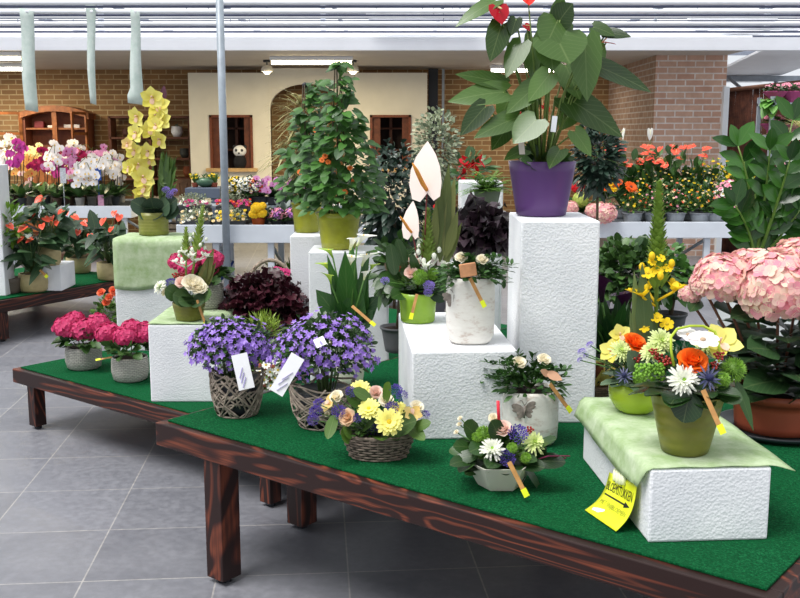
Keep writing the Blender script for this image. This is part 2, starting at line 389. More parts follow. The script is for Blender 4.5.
# lamps under the soffit
LAMPW = 46
def tube_lamp(x0, x1, py, y, lab, s=9, col=(255, 236, 190), pw=1.0):
    p0 = aty(x0, py, y); p1 = aty(x1, py, y); L = p1.x - p0.x
    t = thing('fluorescent_lamp', lab, 'light', ((p0.x + p1.x) / 2, y, ZS - .002), 'lit tube lamps under the soffit')
    b = MB(); b.b2(-L / 2, L / 2, -.05, .05, -.05, 0); b.build('housing', WHITE, t, False, .006)
    b = MB(); b.tube([(-L / 2 + .02, 0, -.075), (L / 2 - .02, 0, -.075)], .022, 8); b.build('tube', emis(col, s), t)
    ld = bpy.data.lights.new('tube_light', 'AREA'); lo = bpy.data.objects.new('tube_light', ld); COL.objects.link(lo); lo.parent = t; lo.location = (0, 0, -.11); ld.shape = 'RECTANGLE'; ld.size = max(.3, L - .1); ld.size_y = .06; ld.energy = LAMPW * L * pw; ld.color = tuple(srgb(col)[:3])
tube_lamp(-60, 22, 58, 12.3, 'lit warm tube lamp under the soffit at the left edge, front one', 8, pw=1.2)
tube_lamp(-60, 23, 67, 14.3, 'lit white tube lamp under the soffit at the left edge, rear one', 12, (255, 250, 230), pw=1.0)
tube_lamp(270, 353, 60, 13.0, 'lit tube lamp above the arched doorway of the cream facade', 10, pw=1.5)
tube_lamp(490, 572, 68, 14.6, 'lit tube lamp behind the big red anthurium', 12, (255, 250, 235), pw=.35)
for px, lab in ((267, 'small round spotlight left of the arched doorway'), (353, 'small round spotlight right of the arched doorway')):
    p = aty(px, 67, 13.6); t = thing('spotlight', lab, 'light', (p.x, p.y, ZS - .001), 'spotlights over the arch')
    b = MB(); b.lathe([(.05, 0), (.05, -.03), (.02, -.035)], 12); b.tube([(0, 0, -.03), (0, 0, -.08)], .012, 6); b.build('bracket', DARKM, t)
    b = MB(); b.lathe([(.035, -.07), (.07, -.09), (.085, -.15), (.08, -.152)], 16, cap=False); b.build('lamp_shade', plain((200, 196, 186), .4), t)
    b = MB(); b.ball((0, 0, -.135), .055); b.build('bulb', emis((255, 240, 200), 9), t)

# cream facade with windows and an arched doorway
YF = 14.85
def fx(px): return aty(px, 120, YF).x
def fz(py): return zat(V((0, YF, 0)), py)
facade = thing('facade', 'cream plywood house front with arched doorway and two small windows', 'facade', (fx(308), YF, 0))
def wall_with_holes(outer, holes, arch):
    """front sheet: columns between the openings, arch cut in the middle"""
    b = MB(); x0, x1, z1 = outer; ox = fx(308); th = .09
    xs = [x0]
    for (a0, a1, c0, c1) in holes: xs += [a0, a1]
    segs = []
    (l0, l1, lz0, lz1), (r0, r1, rz0, rz1) = holes; ax0, ax1, az = arch
    def q(a0, a1, c0, c1): b.b2(a0 - ox, a1 - ox, -th / 2, th / 2, c0, c1)
    q(x0, l0, 0, z1); q(l0, l1, 0, lz0); q(l0, l1, lz1, z1); q(l1, ax0, 0, z1)
    q(ax1, r0, 0, z1); q(r0, r1, 0, rz0); q(r0, r1, rz1, z1); q(r1, x1, 0, z1)
    ra = (ax1 - ax0) / 2; cx = (ax0 + ax1) / 2 - ox; zc = az - ra * .62; n = 20; zt_ = ZS - .03
    for k in range(n):
        a0 = PI * k / n; a1 = PI * (k + 1) / n
        p = [(cx + ra * math.cos(a0), zc + ra * .62 * math.sin(a0)), (cx + ra * math.cos(a1), zc + ra * .62 * math.sin(a1))]
        for (y, fl_) in ((-th / 2, 0), (th / 2, 1)): pass
        vs = [(p[0][0], -th / 2, p[0][1]), (p[1][0], -th / 2, p[1][1]), (p[1][0], -th / 2, zt_), (p[0][0], -th / 2, zt_),
              (p[0][0], th / 2, p[0][1]), (p[1][0], th / 2, p[1][1]), (p[1][0], th / 2, zt_), (p[0][0], th / 2, zt_)]
        b.add(vs, [(0, 1, 2, 3), (7, 6, 5, 4), (0, 4, 5, 1), (2, 6, 7, 3)])
    b.b2(ax0 - ox - .03, ax0 - ox, -th * .6, th / 2, 0, zt_); b.b2(ax1 - ox, ax1 - ox + .03, -th * .6, th / 2, 0, zt_)
    return b
LW = (fx(210), fx(253), fz(168), fz(115)); RW = (fx(370), fx(411), fz(168), fz(115))
CREAM = plain((226, 220, 204), .8, .03, 4)
wall_with_holes((fx(190), fx(427), fz(73)), (LW, RW), (fx(271), fx(344), fz(84))).build('front_panel', CREAM, facade, False)
FRW = plain((120, 62, 36), .5, .15, 30)
for (x0, x1, z0, z1) in (LW, RW):
    ox = fx(308); b = MB(); t_ = .035
    b.b2(x0 - ox, x0 - ox + t_, -.07, .07, z0, z1); b.b2(x1 - ox - t_, x1 - ox, -.07, .07, z0, z1); b.b2(x0 - ox, x1 - ox, -.07, .07, z1 - t_, z1)
    f_ = b.build('window_frame', FRW, facade, False)
    b = MB(); b.b2(x0 - ox - .06, x1 - ox + .06, -.12, .08, z0 - .05, z0); b.build('sill', plain((196, 160, 110), .6), facade, False)
    b = MB(); b.b2(x0 - ox + t_, x0 - ox + .15, -.02, .01, z0, z1 - t_); b.b2(x1 - ox - .13, x1 - ox - t_, -.02, .01, z0, z1 - t_); b.build('shutter', plain((104, 56, 36), .6, .2, 12), f_, False)
# dark shelving inside, behind each window
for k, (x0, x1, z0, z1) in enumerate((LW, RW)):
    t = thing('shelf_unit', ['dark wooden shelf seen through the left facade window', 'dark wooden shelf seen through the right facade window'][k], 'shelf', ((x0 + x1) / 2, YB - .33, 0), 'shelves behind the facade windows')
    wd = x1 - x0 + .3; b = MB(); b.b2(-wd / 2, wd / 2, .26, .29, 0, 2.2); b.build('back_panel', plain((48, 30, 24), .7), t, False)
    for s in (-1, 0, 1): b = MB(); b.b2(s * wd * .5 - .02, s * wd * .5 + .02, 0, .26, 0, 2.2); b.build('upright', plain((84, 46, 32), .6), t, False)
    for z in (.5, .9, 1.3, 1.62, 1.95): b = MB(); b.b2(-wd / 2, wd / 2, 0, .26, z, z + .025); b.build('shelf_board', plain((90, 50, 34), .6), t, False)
# plush head on the window ledge
p = V((aty(240, 150, YF).x, YF - .01, fz(168)))
t = thing('plush_toy', 'white round plush animal with black ears in the left facade window', 'toy', p)
zz = fz(151) - p.z; b = MB(); b.ball((0, 0, zz), .1, 14, 9, .85); b.build('head', plain((240, 240, 240), .9, .03, 40, .5), t)
for s in (-1, 1):
    b = MB(); b.ball((s * .075, 0, zz + .06), .032); b.build('ear', DARKM, t)
    b = MB(); b.ball((s * .04, -.08, zz + .01), .022); b.build('eye', DARKM, t)
b = MB(); b.ball((0, -.1, zz - .03), .014); b.build('nose', DARKM, t)
b = MB(); b.ball((0, 0, zz * .36), .1, 12, 8, 1.15); b.build('body', plain((28, 28, 32), .9), t)

# downpipes at the right of the facade
for px, wd_, lab in ((433, .14, 'dark square drainpipe right of the cream facade'), (443, .035, 'thin grey conduit beside the dark drainpipe')):
    p = aty(px, 110, 15.3); b = MB(); b.b2(-wd_ / 2, wd_ / 2, -wd_ / 2, wd_ / 2, 0, ZS - .01); tag(b.build('drainpipe', DARKM if px == 433 else STEEL, None, False, loc=(p.x, p.y, 0)), lab, 'pipe')
# cabinet on the wall
def cab():
    y = YB - .36; x0 = aty(22, 120, y).x; x1 = aty(87, 120, y).x; z1 = zat(V((0, y, 0)), 106); zm = zat(V((0, y, 0)), 112); zb = zat(V((0, y, 0)), 147); wd = x1 - x0
    t = thing('display_cabinet', 'arched orange-brown wooden display cabinet against the brick wall', 'cabinet', ((x0 + x1) / 2, y, 0))
    Wd = plain((150, 88, 44), .5, .2, 14); Wi = plain((120, 66, 44), .6, .1)
    b = MB(); b.b2(-wd / 2, wd / 2, .3, .34, 0, zm); b.b2(-wd / 2, -wd / 2 + .04, 0, .3, 0, zm); b.b2(wd / 2 - .04, wd / 2, 0, .3, 0, zm); b.b2(-wd / 2, wd / 2, 0, .3, 0, .08); b.build('body', Wi, t, False)
    b = MB(); b.b2(-wd / 2 - .02, wd / 2 + .02, -.04, .3, .08, zb - .15); b.build('base_unit', Wd, t, False)
    b = MB(); n = 14
    for k in range(n):
        u0 = -1 + 2 * k / n; u1 = -1 + 2 * (k + 1) / n; h = lambda u: zm - .02 + (z1 - zm + .03) * math.cos(u * PI / 2) ** .8 if abs(u) < 1 else zm - .02
        vs = [];
        for y_ in (-.05, .32):
            vs += [(u0 * wd * .54, y_, h(u0)), (u1 * wd * .54, y_, h(u1)), (u1 * wd * .54, y_, h(u1) - .09), (u0 * wd * .54, y_, h(u0) - .09)]
        b.add(vs, [(0, 1, 5, 4), (3, 7, 6, 2), (0, 3, 2, 1), (4, 5, 6, 7)])
    b.build('cornice', Wd, t, False)
    for z in (zb - .12, (zb + zm) / 2): b = MB(); b.b2(-wd / 2 + .04, wd / 2 - .04, .02, .3, z, z + .025); b.build('shelf', Wd, t, False)
    b = MB(); b.b2(-.035, .035, -.02, .02, zb - .12, zm + .02); b.build('middle_post', Wd, t, False)
    for s, nm in ((-1, 0), (1, 1)):
        xa = s * wd / 2; b = MB(); dx = -.42 if s < 0 else 0; dy = -.2
        if s < 0:
            A = V((xa, -.02, 0)); B_ = V((xa - .3, -.3, 0))
        else:
            A = V((xa, -.02, 0)); B_ = V((xa - .1, -.42, 0))
        ax = (B_ - A).normalized(); L = (B_ - A).length; z0_, z1_ = zb - .1, zm - .02
        for off in (.02, L - .02): b.box((A.x + ax.x * off, A.y + ax.y * off, (z0_ + z1_) / 2), (.045, .025, z1_ - z0_), ax)
        for z in (z0_, z1_, (z0_ + z1_) / 2): b.box(((A.x + B_.x) / 2, (A.y + B_.y) / 2, z), (L, .025, .04), ax)
        b.build('door', Wd, t, False)
    zs = (zb - .12 + .025, (zb + zm) / 2 + .025)
    for z, x, c, s_, lab in ((zs[1], -.28, (110, 30, 34), (.14, .07, .1), 'dark red box on the upper left cabinet shelf'), (zs[1], -.1, (220, 205, 190), (.1, .07, .04), 'pale low box on the upper left cabinet shelf'), (zs[1], .22, (200, 190, 185), (.24, .1, .05), 'pale flat tray on the upper right cabinet shelf'), (zs[0], -.12, (225, 225, 220), (.1, .07, .09), 'white box on the lower cabinet shelf'), (zs[0], .2, (150, 150, 158), (.16, .08, .06), 'grey box on the lower right cabinet shelf')):
        q = MB(); q.b2(-s_[0] / 2, s_[0] / 2, -s_[1] / 2, s_[1] / 2, 0, s_[2]); tag(q.build('gift_box', plain(c, .6), None, False, .006, loc=((x0 + x1) / 2 + x, y + .15, z)), lab, 'box', 'boxes in the cabinet')
cab()
# open rack between cabinet and facade, with pots
y = YB - .36; x0 = aty(109, 120, y).x; x1 = aty(189, 120, y).x; wd = x1 - x0
t = thing('shelf_unit', 'dark wooden open shelf rack between the cabinet and the cream facade', 'shelf', ((x0 + x1) / 2, y, 0))
Wk = plain((96, 52, 32), .6, .15, 12)
for s in (-.5, 0, .5): b = MB(); b.b2(s * wd - .02, s * wd + .02, 0, .3, 0, zat(V((0, y, 0)), 116)); b.build('upright', Wk, t, False)
zsh = [zat(V((0, y, 0)), q) for q in (116, 137, 158, 178, 200)]
for z in zsh: b = MB(); b.b2(-wd / 2, wd / 2, 0, .3, z - .03, z); b.build('shelf_board', Wk, t, False)
for (px, si, c, r, lab) in ((175, 1, (225, 225, 228), .09, 'white pot with a small plant on the rack beside the cream facade'), (124, 1, (90, 60, 50), .07, 'small brown jar on the upper rack shelf'), (182, 2, (60, 62, 60), .08, 'dark round jar on the rack shelf'), (186, 3, (120, 66, 40), .1, 'brown ceramic jar on the lower rack shelf')):
    q = MB(); q.lathe([(r * .6, 0), (r, r * .8), (r * .9, r * 1.7), (r * .95, r * 1.75), (r * .8, r * 1.7), (r * .7, r)], 16)
    tt = thing('jar', lab, 'jar', (aty(px, 130, y).x, y + .14, zsh[si] + .001)); q.build('jar_body', plain(c, .4), tt)
    if si == 1 and px == 175:
        q = MB()
        for k in range(26): q.leaf((0, 0, r * 1.5), (U(-1, 1), U(-1, 1), U(.3, 1)), U(.08, .14), .03, .8, SMALL)
        q.build('foliage', leafm((92, 108, 96)), tt)
# brown slatted door and crates
p = aty(181, 200, 15.0); b = MB(); 
for k in range(4): b.b2(-.22 + k * .11, -.12 + k * .11, -.015, .015, 0, zat(p, 183))
b.b2(-.22, .22, .015, .04, .2, .28); b.b2(-.22, .22, .015, .04, .8, .88)
tag(b.build('wooden_fence_panel', plain((98, 72, 56), .7, .15, 8), None, False, loc=(p.x, p.y, 0)), 'brown plank panel standing behind the stacked crates', 'panel')
for k in range(4):
    q = aty(172, 240, 13.7); b = MB(); 
    for zz in (.02, .1): 
        b.b2(-.2, .2, -.15, -.135, zz, zz + .06); b.b2(-.2, .2, .135, .15, zz, zz + .06); b.b2(-.2, -.185, -.135, .135, zz, zz + .06); b.b2(.185, .2, -.135, .135, zz, zz + .06)
    for sx in (-.18, .18):
        for sy in (-.13, .13): b.b2(sx - .01, sx + .01, sy - .01, sy + .01, 0, .18)
    b.b2(-.19, .19, -.135, .135, 0, .012)
    tag(b.build('wooden_crate', plain((150, 140, 128), .8, .15, 12), None, False, loc=(q.x, q.y, k * .181)), ['grey slatted crate at the bottom of the stack by the cream facade', 'grey slatted crate, second from the floor in the stack', 'grey slatted crate, third from the floor in the stack', 'grey slatted crate on top of the stack by the cream facade'][k], 'crate', 'crates stacked by the facade')

# right: white post, reed screen, white awning
b = MB(); p = at(724, 240, .0); p = aty(724, 130, 12.5); b.box((p.x, p.y, 1.06), (.07, .07, 2.12)); tag(b.build('white_post', WHITE, None, False, .004), 'white post at the right end of the brick wall', 'post')
t = thing('reed_screen', 'brown reed mat screen right of the white post', 'screen', (aty(765, 120, 12.9).x, 12.9, 0))
b = MB(); xl = aty(728, 100, 12.9).x - t.location.x; xr_ = xl + 1.5; n = 90
for k in range(n):
    x = xl + (xr_ - xl) * k / (n - 1); zt2 = zat(V((0, 12.9, 0)), 90 - 13 * k / n)
    b.tube([(x, U(-.004, .004), 0), (x + U(-.004, .004), 0, zt2)], .011, 4)
b.build('reeds', plain((96, 54, 38), .8, .3, 12), t)
b = MB(); z0 = zat(V((0, 12.9, 0)), 90); z1 = zat(V((0, 12.9, 0)), 77)
b.tube([(xl, -.02, z0), (xr_, -.02, z1)], .03, 6); b.build('top_rail', plain((120, 80, 60), .7), t)
t = thing('awning', 'white sheet roof on steel braces above the reed screen', 'roof', (aty(760, 60, 14).x, 14, 2.2))
b = MB(); x0 = aty(728, 60, 14).x - t.location.x
b.add([(x0, -1.9, .42), (x0 + 1.3, -1.9, .50), (x0 + 1.0, 1.5, .12), (x0, 1.5, .12), (x0, -1.9, .45), (x0 + 1.3, -1.9, .53), (x0 + 1.0, 1.5, .15), (x0, 1.5, .15)], [(0, 1, 2, 3), (7, 6, 5, 4), (0, 4, 5, 1), (1, 5, 6, 2), (2, 6, 7, 3), (3, 7, 4, 0)]); b.build('roof_sheet', WHITE, t, False)
b = MB(); b.box((x0 + .7, .8, .14), (2.2, .06, .08)); b.build('cross_beam', STEEL, t, False)
b = MB(); b.tube([(x0 + .2, .6, .15), (x0 + .6, .3, -.25)], .025, 6); b.build('brace', STEEL, t)
b = MB(); b.tube([(x0 + .95, .75, .1), (x0 + .95, .75, -2.2)], .03, 6); b.build('post', STEEL, t)

# galvanised column
p = at(228, 299, 0); t = thing('steel_column', 'galvanised round steel column in front of the middle bench', 'column', (p.x, p.y, 0))
b = MB(); b.lathe([(.036, .01), (.036, 2.9)], 16); b.build('shaft', STEEL, t); b = MB(); b.b2(-.08, .08, -.08, .08, 0, .012); b.build('base_plate', STEEL, t, False)
# hanging fleece strips
FLH = m_fleece((208, 222, 216), (228, 236, 232))
for (xa, xb, yt, xc, xd, yb, lab) in ((19, 33, 8, 25, 38, 110, 'leftmost of the three hanging pale fleece strips'), (85, 95, 2, 90, 96, 103, 'middle one of the three hanging pale fleece strips'), (130, 139, 9, 131, 144, 103, 'rightmost of the three hanging pale fleece strips, kicked out at its foot')):
    y = at(400, 11.5, ZP).y - .035; b = MB(); n = 12; vs = []
    for k in range(n + 1):
        u = k / n; yy = yt + (yb - yt) * u; e0 = xa + (xc - xa) * u + math.sin(u * 7) * .8; e1 = xb + (xd - xb) * u + math.sin(u * 6 + 1) * .6
        if u < .05: yy -= 1
        if xa == 130 and u > .9: e0 -= 3.5
        q0 = aty(e0, yy, y); q1 = aty(e1, yy + (2 if k == n else 0) + (4 if k == 0 else 0), y); qm = (q0 + q1) / 2 + V((0, .03 * math.sin(u * 5 + 1), 0))
        vs += [q0, qm, q1]
    o = V(vs[1]); fs = []
    for k in range(n): a_ = k * 3; fs += [(a_, a_ + 1, a_ + 4, a_ + 3), (a_ + 1, a_ + 2, a_ + 5, a_ + 4)]
    b.add([V(q) - o for q in vs], fs); ob = b.build('fleece_strip', FLH, None, loc=o); md = ob.modifiers.new('Solid', 'SOLIDIFY'); md.thickness = .003
    tag(ob, lab, 'cloth strip', 'hanging fleece strips')
# ================================================================ tables
ZN, ZL = .542, .327
def table(name, label, corner, dirv, length, depth, z, beam_h, legs, leg=.1, wood_c=None, bw=.05, inset=0.0):
    """corner: front-left; dirv: along the front; turf inside a frame of beams"""
    ax = V((dirv[0], dirv[1], 0)).normalized(); ay = V((-ax.y, ax.x, 0)); ang = math.atan2(ax.y, ax.x)
    t = thing(name, label, 'table', (corner[0], corner[1], 0)); t.rotation_euler = (0, 0, ang)
    wd = wood_c
    for (c, sz, nm) in (((length / 2, bw / 2, 0), (length, bw, beam_h), 0), ((length / 2, depth - bw / 2, 0), (length, bw, beam_h), 1)):
        b = MB(); b.box((c[0], c[1], z - .008 - beam_h / 2), sz); b.build('rail', wd, t, False, .004)
    for x in (bw / 2, length - bw / 2):
        b = MB(); b.box((x, depth / 2, z - .008 - beam_h / 2), (bw, depth - 2 * bw - .002, beam_h)); b.build('rail', wd, t, False, .004)
    b = MB(); b.b2(bw, length - bw, bw, depth - bw, z - .04, z - .012); b.build('board', wd, t, False)
    b = MB(); n = 40; x0, x1, y0, y1 = bw * .62, length - bw * .62, bw * .62, depth - bw * .62
    b.b2(x0, x1, y0, y1, z - .0075, z); b.build('turf_cover', TURF, t, False, .002)
    for (x, y, lw) in legs:
        lg = MB(); zt_ = z - .008 - beam_h + (.0 if y < lw else .0)
        lg.box((x, y, (zt_ + .012) / 2 + .006), (lw, lw, zt_ - .012)); lo = lg.build('leg', WDV, t, False, .003)
        f_ = MB(); f_.lathe([(lw * .28, 0), (lw * .3, .012)], 12, (x, y, 0)); f_.build('foot', DARKM, lo)
    return t, ax, ay
N0 = at(155, 420, ZN); NR = at(776, 597, ZN); nd = (NR - N0); NLEN = nd.length; nx = nd.normalized(); ny = V((-nx.y, nx.x, 0))
WD = m_wood(); WDV = m_wood(True)
def tl(o, p, ax): return ((p - o).dot(ax), (p - o).dot(V((-ax.y, ax.x, 0))))
g1 = tl(N0, at(205, 584, 0), nx); g2 = tl(N0, at(288, 527, 0), nx)
NT_, _, _ = table('display_table', 'dark wooden display table with green turf, higher one in front', N0, nx, NLEN, 2.55, ZN, .085, [(g1[0] + .03, max(.052, g1[1] + .03), .085), (g2[0] + .04, g2[1] + .04, .085), (NLEN - .1, .075, .085), (.15, 1.3, .085), (.15, 2.45, .085), (NLEN - .1, 2.45, .085)], wood_c=WD)
L0 = at(12, 367, ZL); l_len = (N0 - L0).dot(nx) - .012
LT_, _, _ = table('display_table', 'dark wooden display table with green turf, lower one at left', L0, nx, l_len, 2.7, ZL, .075, [(.12, .06, .065), (l_len - .1, .06, .065), (.12, 2.6, .065), (l_len - .1, 2.6, .065)], wood_c=WD)
F0 = at(0, 300, ZL); F1 = at(118, 280, ZL); fxd = (F1 - F0).normalized(); fyd = V((-fxd.y, fxd.x, 0)); F00 = F0 - fxd * .5
FT_, _, _ = table('display_table', 'dark wooden display table with green turf, far one at the left edge', F00, fxd, 2.0, 1.4, ZL, .09, [(.54, .06, .08), (1.9, .06, .08), (.1, 1.3, .08), (1.9, 1.3, .08)], wood_c=WD)
def on_table(p): return ((p - N0).dot(nx), (p - N0).dot(ny)), ((p - L0).dot(nx), (p - L0).dot(ny)), ((p - F00).dot(fxd), (p - F00).dot(fyd))

# ================================================================ foam blocks
def block(label, pl, pr, ztop, depth, z, name='foam_block', group='white foam display blocks', ydir=None, wdt=None):
    """front-left and front-right base points"""
    pl = V(pl); pr = V(pr); ax = (pr - pl); wd = wdt or ax.length; ax.normalize(); ay = V((-ax.y, ax.x, 0)); h = ztop - z
    c = pl + ax * (wd / 2) + ay * (depth / 2)
    b = MB(); b.box((0, 0, h / 2), (wd, depth, h)); o = b.build(name, FOAM, None, False, .006, loc=(c.x, c.y, z))
    o.rotation_euler = (0, 0, math.atan2(ax.y, ax.x)); tag(o, label, 'block', group)
    return pl, ax, ay, wd, depth, ztop
A_l = at(648, 543, ZN); A_r = at(769, 541, ZN); A_b = at(577, 459, ZN)
ZA = zat(A_l, 470)
# its sides are at right angles: turn the front to suit the long left side
adir = (A_b - A_l); adep = adir.length; adir.normalize(); afr = V((adir.y, -adir.x, 0)); mid = (afr + (A_r - A_l).normalized()).normalized()
BA = block('long low white foam block at right with green fleece and yellow sign', A_l, A_l + mid * (A_r - A_l).length, ZA, adep * 1.0, ZN)
B_l = at(412, 440, ZN); B_r = at(518, 438, ZN); ZBk = zat(B_l, 352)
BB = block('wide white foam block in the centre under the tall butterfly vase', B_l, B_r - (B_r - B_l) * .02, ZBk, .74, ZN)
C_l = at(512, 423, ZN); C_r = at(594, 423, ZN); ZC = zat(C_l, 221)
BC = block('tall white foam block under the purple pot', C_l + V((.02, 0, 0)), C_r, ZC, .4, ZN)
D_l = at(151, 402, ZL); D_r = at(213, 402, ZL); ZD = zat(D_l, 325)
BD = block('white foam block with green fleece behind the left twig basket', D_l, D_l + (D_r - D_l) * 1.12, ZD, .5, ZL)
E_l = at(118, 351, ZL); E_r = at(189, 351, ZL); ZE = zat(E_l, 240)
BE = block('tall white foam block half covered in green fleece under the yellow orchid', E_l, E_r, ZE, .34, ZL)
G_l = at(309, 385, ZL); G_r = at(388, 385, ZL); G_l = aty(309, 300, 4.76); G_l.z = ZL; G_r = aty(388, 300, 4.76); G_r.z = ZL
ZG = zat(G_l, 252); BG = block('white foam block under the front climbing plant pot', G_l, G_r, ZG, .3, ZL)
F_l = aty(291, 300, 5.1); F_l.z = ZL; F_r = aty(352, 300, 5.1); F_r.z = ZL
ZF = zat(F_l, 236); BF = block('white foam block under the rear climbing plant pot', F_l, F_r, ZF, .3, ZL)
I_l = aty(461, 200, 5.1); I_l.z = ZN; I_r = aty(503, 200, 5.1); I_r.z = ZN
ZI = zat(I_l, 182); BI = block('narrow tall white foam block under the fern', I_l, I_r, ZI, .25, ZN)
L_l = aty(474, 300, 4.66); L_l.z = ZN; L_r = aty(500, 300, 4.66); L_r.z = ZN
ZLb = zat(L_l, 206); BL_k = block('slim white foam block behind the near-black coral bells', L_l, L_r, ZLb, .14, ZN)
J_l = aty(452, 300, 4.22); J_l.z = ZN; J_r = aty(492, 300, 4.22); J_r.z = ZN
ZJ = 1.0; BJ = block('white foam block hidden behind the tall butterfly vase', J_l, J_r, ZJ, .22, ZN)
K_l = aty(740, 300, 4.0); K_l.z = ZN; K_r = aty(800, 300, 4.0); K_r.z = ZN
ZK = .9; BK = block('white foam block behind the pink hydrangea', K_l, K_r, ZK, .28, ZN)
# far left table
q0 = at(32, 291, ZL); q1 = at(62, 291, ZL); ZM = zat(q0, 266); BM_ = block('low white foam block between the beige anthurium pots', q0, q1, ZM, .34, ZL)
q0 = at(-22, 296, ZL); q1 = at(6, 296, ZL); block('tall white foam block cut by the left edge of the photo', q0, q1, zat(q0, 165), .2, ZL)

# green fleece covers
FLG = m_fleece((172, 198, 142), (216, 229, 198))
def sheet(name, label, pts_fn, nu, nv, mat=FLG, cat='cloth', group='pale green fleece covers', th=.002):
    vs = [pts_fn(i / nu, j / nv) for j in range(nv + 1) for i in range(nu + 1)]; o = V(vs[0])
    fs = [(j * (nu + 1) + i, j * (nu + 1) + i + 1, (j + 1) * (nu + 1) + i + 1, (j + 1) * (nu + 1) + i) for j in range(nv) for i in range(nu)]
    b = MB(); b.add([V(v) - o for v in vs], fs); ob = b.build(name, mat, None, loc=o)
    md = ob.modifiers.new('Solid', 'SOLIDIFY'); md.thickness = th; md.offset = 1
    return tag(ob, label, cat, group)
def cover_a(u, v):      # u across (left drop .. right), v front .. back
    pl, ax, ay, wd, dp, zt_ = BA; drop = .06 + .01 * math.sin(v * 5) + .012 * v
    tot = drop + wd + .06; s = u * tot - drop
    d = v * dp * 1.02; wob = .0012 * math.sin(u * 23 + v * 17) + .004
    if s < 0:
        k = -s / drop
        return pl - ax * (.006 + .016 * k) + ay * (d + .035 * k * (1 - v) * (1 if v < .1 else .3) + .02 * k * v) + V((0, 0, zt_ - pl.z + wob + s))
    x = s; z = zt_ - pl.z + wob
    if s > wd:          # stiff flap over the right-hand side
        q = (s - wd); z -= q * .25
    return pl + ax * x + ay * d + V((0, 0, z))
sheet('fleece_cover', 'pale green fleece cover draped over the long low block', cover_a, 26, 30)
def cover_d(u, v):
    pl, ax, ay, wd, dp, zt_ = BD; tot = wd + .06; s = u * tot; x = min(s, wd + .006 + .3 * max(0, s - wd)); z = zt_ - pl.z + .005 + .0012 * math.sin(u * 19 + v * 11)
    if s > wd: z -= (s - wd) * .9
    return pl + ax * (x + .0) + ay * (v * dp) + V((0, 0, z))
sheet('fleece_cover', 'pale green fleece cover on the block with the small olive pot', cover_d, 20, 12)
def cover_e(u, v):
    pl, ax, ay, wd, dp, zt_ = BE; drop = .28 + .012 * math.sin(u * 6); tot = drop + dp; s = v * tot - drop; x = u * wd; w_ = .002 * math.sin(u * 20 + v * 13)
    if s < 0: return pl + ax * x - ay * (.010 + w_) + V((0, 0, zt_ - pl.z + .006 + s))
    return pl + ax * x + ay * s + V((0, 0, zt_ - pl.z + .006 + w_))
sheet('fleece_cover', 'pale green fleece cover hanging over the front of the tall left block', cover_e, 14, 24)

# ================================================================ benches at the back
ZBn = .7
def bench(label, x0px, x1px, pyt, pyb, depth=1.0, legs=(), pxf=None):
    y = at(400, pyt, ZBn).y; x0 = aty(x0px, pyt, y).x; x1 = aty(x1px, pyt, y).x; zb = zat(V((0, y, 0)), pyb)
    t = thing('plant_bench', label, 'bench', ((x0 + x1) / 2, y + depth / 2, 0), 'white plant benches at the back'); hw = (x1 - x0) / 2; hd = depth / 2
    b = MB(); b.b2(-hw, hw, -hd, -hd + .03, zb, ZBn + .0); b.build('front_board', BENCHW, t, False, .004)
    b = MB(); b.b2(-hw, -hw + .03, -hd + .03, hd, zb, ZBn); b.b2(hw - .03, hw, -hd + .03, hd, zb, ZBn); b.b2(-hw, hw, hd, hd + .03, zb, ZBn); b.build('side_board', BENCHW, t, False)
    b = MB(); b.b2(-hw + .03, hw - .03, -hd + .03, hd, ZBn - .06, ZBn - .02); b.build('tray', plain((70, 74, 80), .6), t, False)
    for px in legs:
        x = aty(px, pyb, y).x - t.location.x
        for yy in (-hd + .07, hd - .06): b = MB(); b.box((x, yy, zb / 2), (.06, .05, zb)); b.build('leg', BENCHW, t, False, .004)
        b = MB(); b.tube([(x, -hd + .1, zb - .02), (x, hd - .1, .25)], .018, 5); b.build('brace', STEEL, t)
    return t, x0, x1, y
bn1 = bench('white plant bench full of moth orchids at left', -60, 131, 206, 218, 1.3, (10, 123))
bn2 = bench('white plant bench with small flower trays behind the climbing plants', 176, 402, 225, 243, .95, (215, 270, 395))
bn3 = bench('white plant bench with potted chrysanthemums at right', 578, 900, 222, 238, 1.1, (597, 709, 890))
# ================================================================ bloom prototypes (radius 1, facing +Z)
def mb_mesh(fn, name, mats):
    b = MB(); fn(b); return b.mesh(name, mats)
def ring(b, n, r0, L, W, tilt, shape=LANCE, droop=0, cup=.1, jit=.1, z=0, off=0):
    for k in range(n):
        a = 2 * PI * (k + off) / n + U(-jit, jit); t = tilt + U(-jit, jit)
        d = V((math.cos(a) * math.cos(t), math.sin(a) * math.cos(t), math.sin(t)))
        b.leaf((math.cos(a) * r0, math.sin(a) * r0, z), d, L * U(.93, 1.05), W, droop, shape, cup)
PET = [(0, 0, .35), (.4, .4, .8), (.75, .75, 1), (.93, .93, .7), (1, 1, .1)]
def P_daisy(name, c, cc, n=16, layers=2, c2=None, csize=.24, W=.3):
    def f(b):
        for l in range(layers): ring(b, n - 2 * l, .08, .98 - .22 * l, W, .1 + .28 * l, PET, .1, .2, .08, .03 * l, off=l * .5)
    m = mb_mesh(f, name, petal(c, c2 or c, .3, base=cc if layers > 3 else None))
    mc = mb_mesh(lambda b: b.ball((0, 0, .06), csize, 10, 6, .6), 'flower_center', plain(cc, .8, .2, 60, .5))
    return (name, m, [('flower_center', mc)])
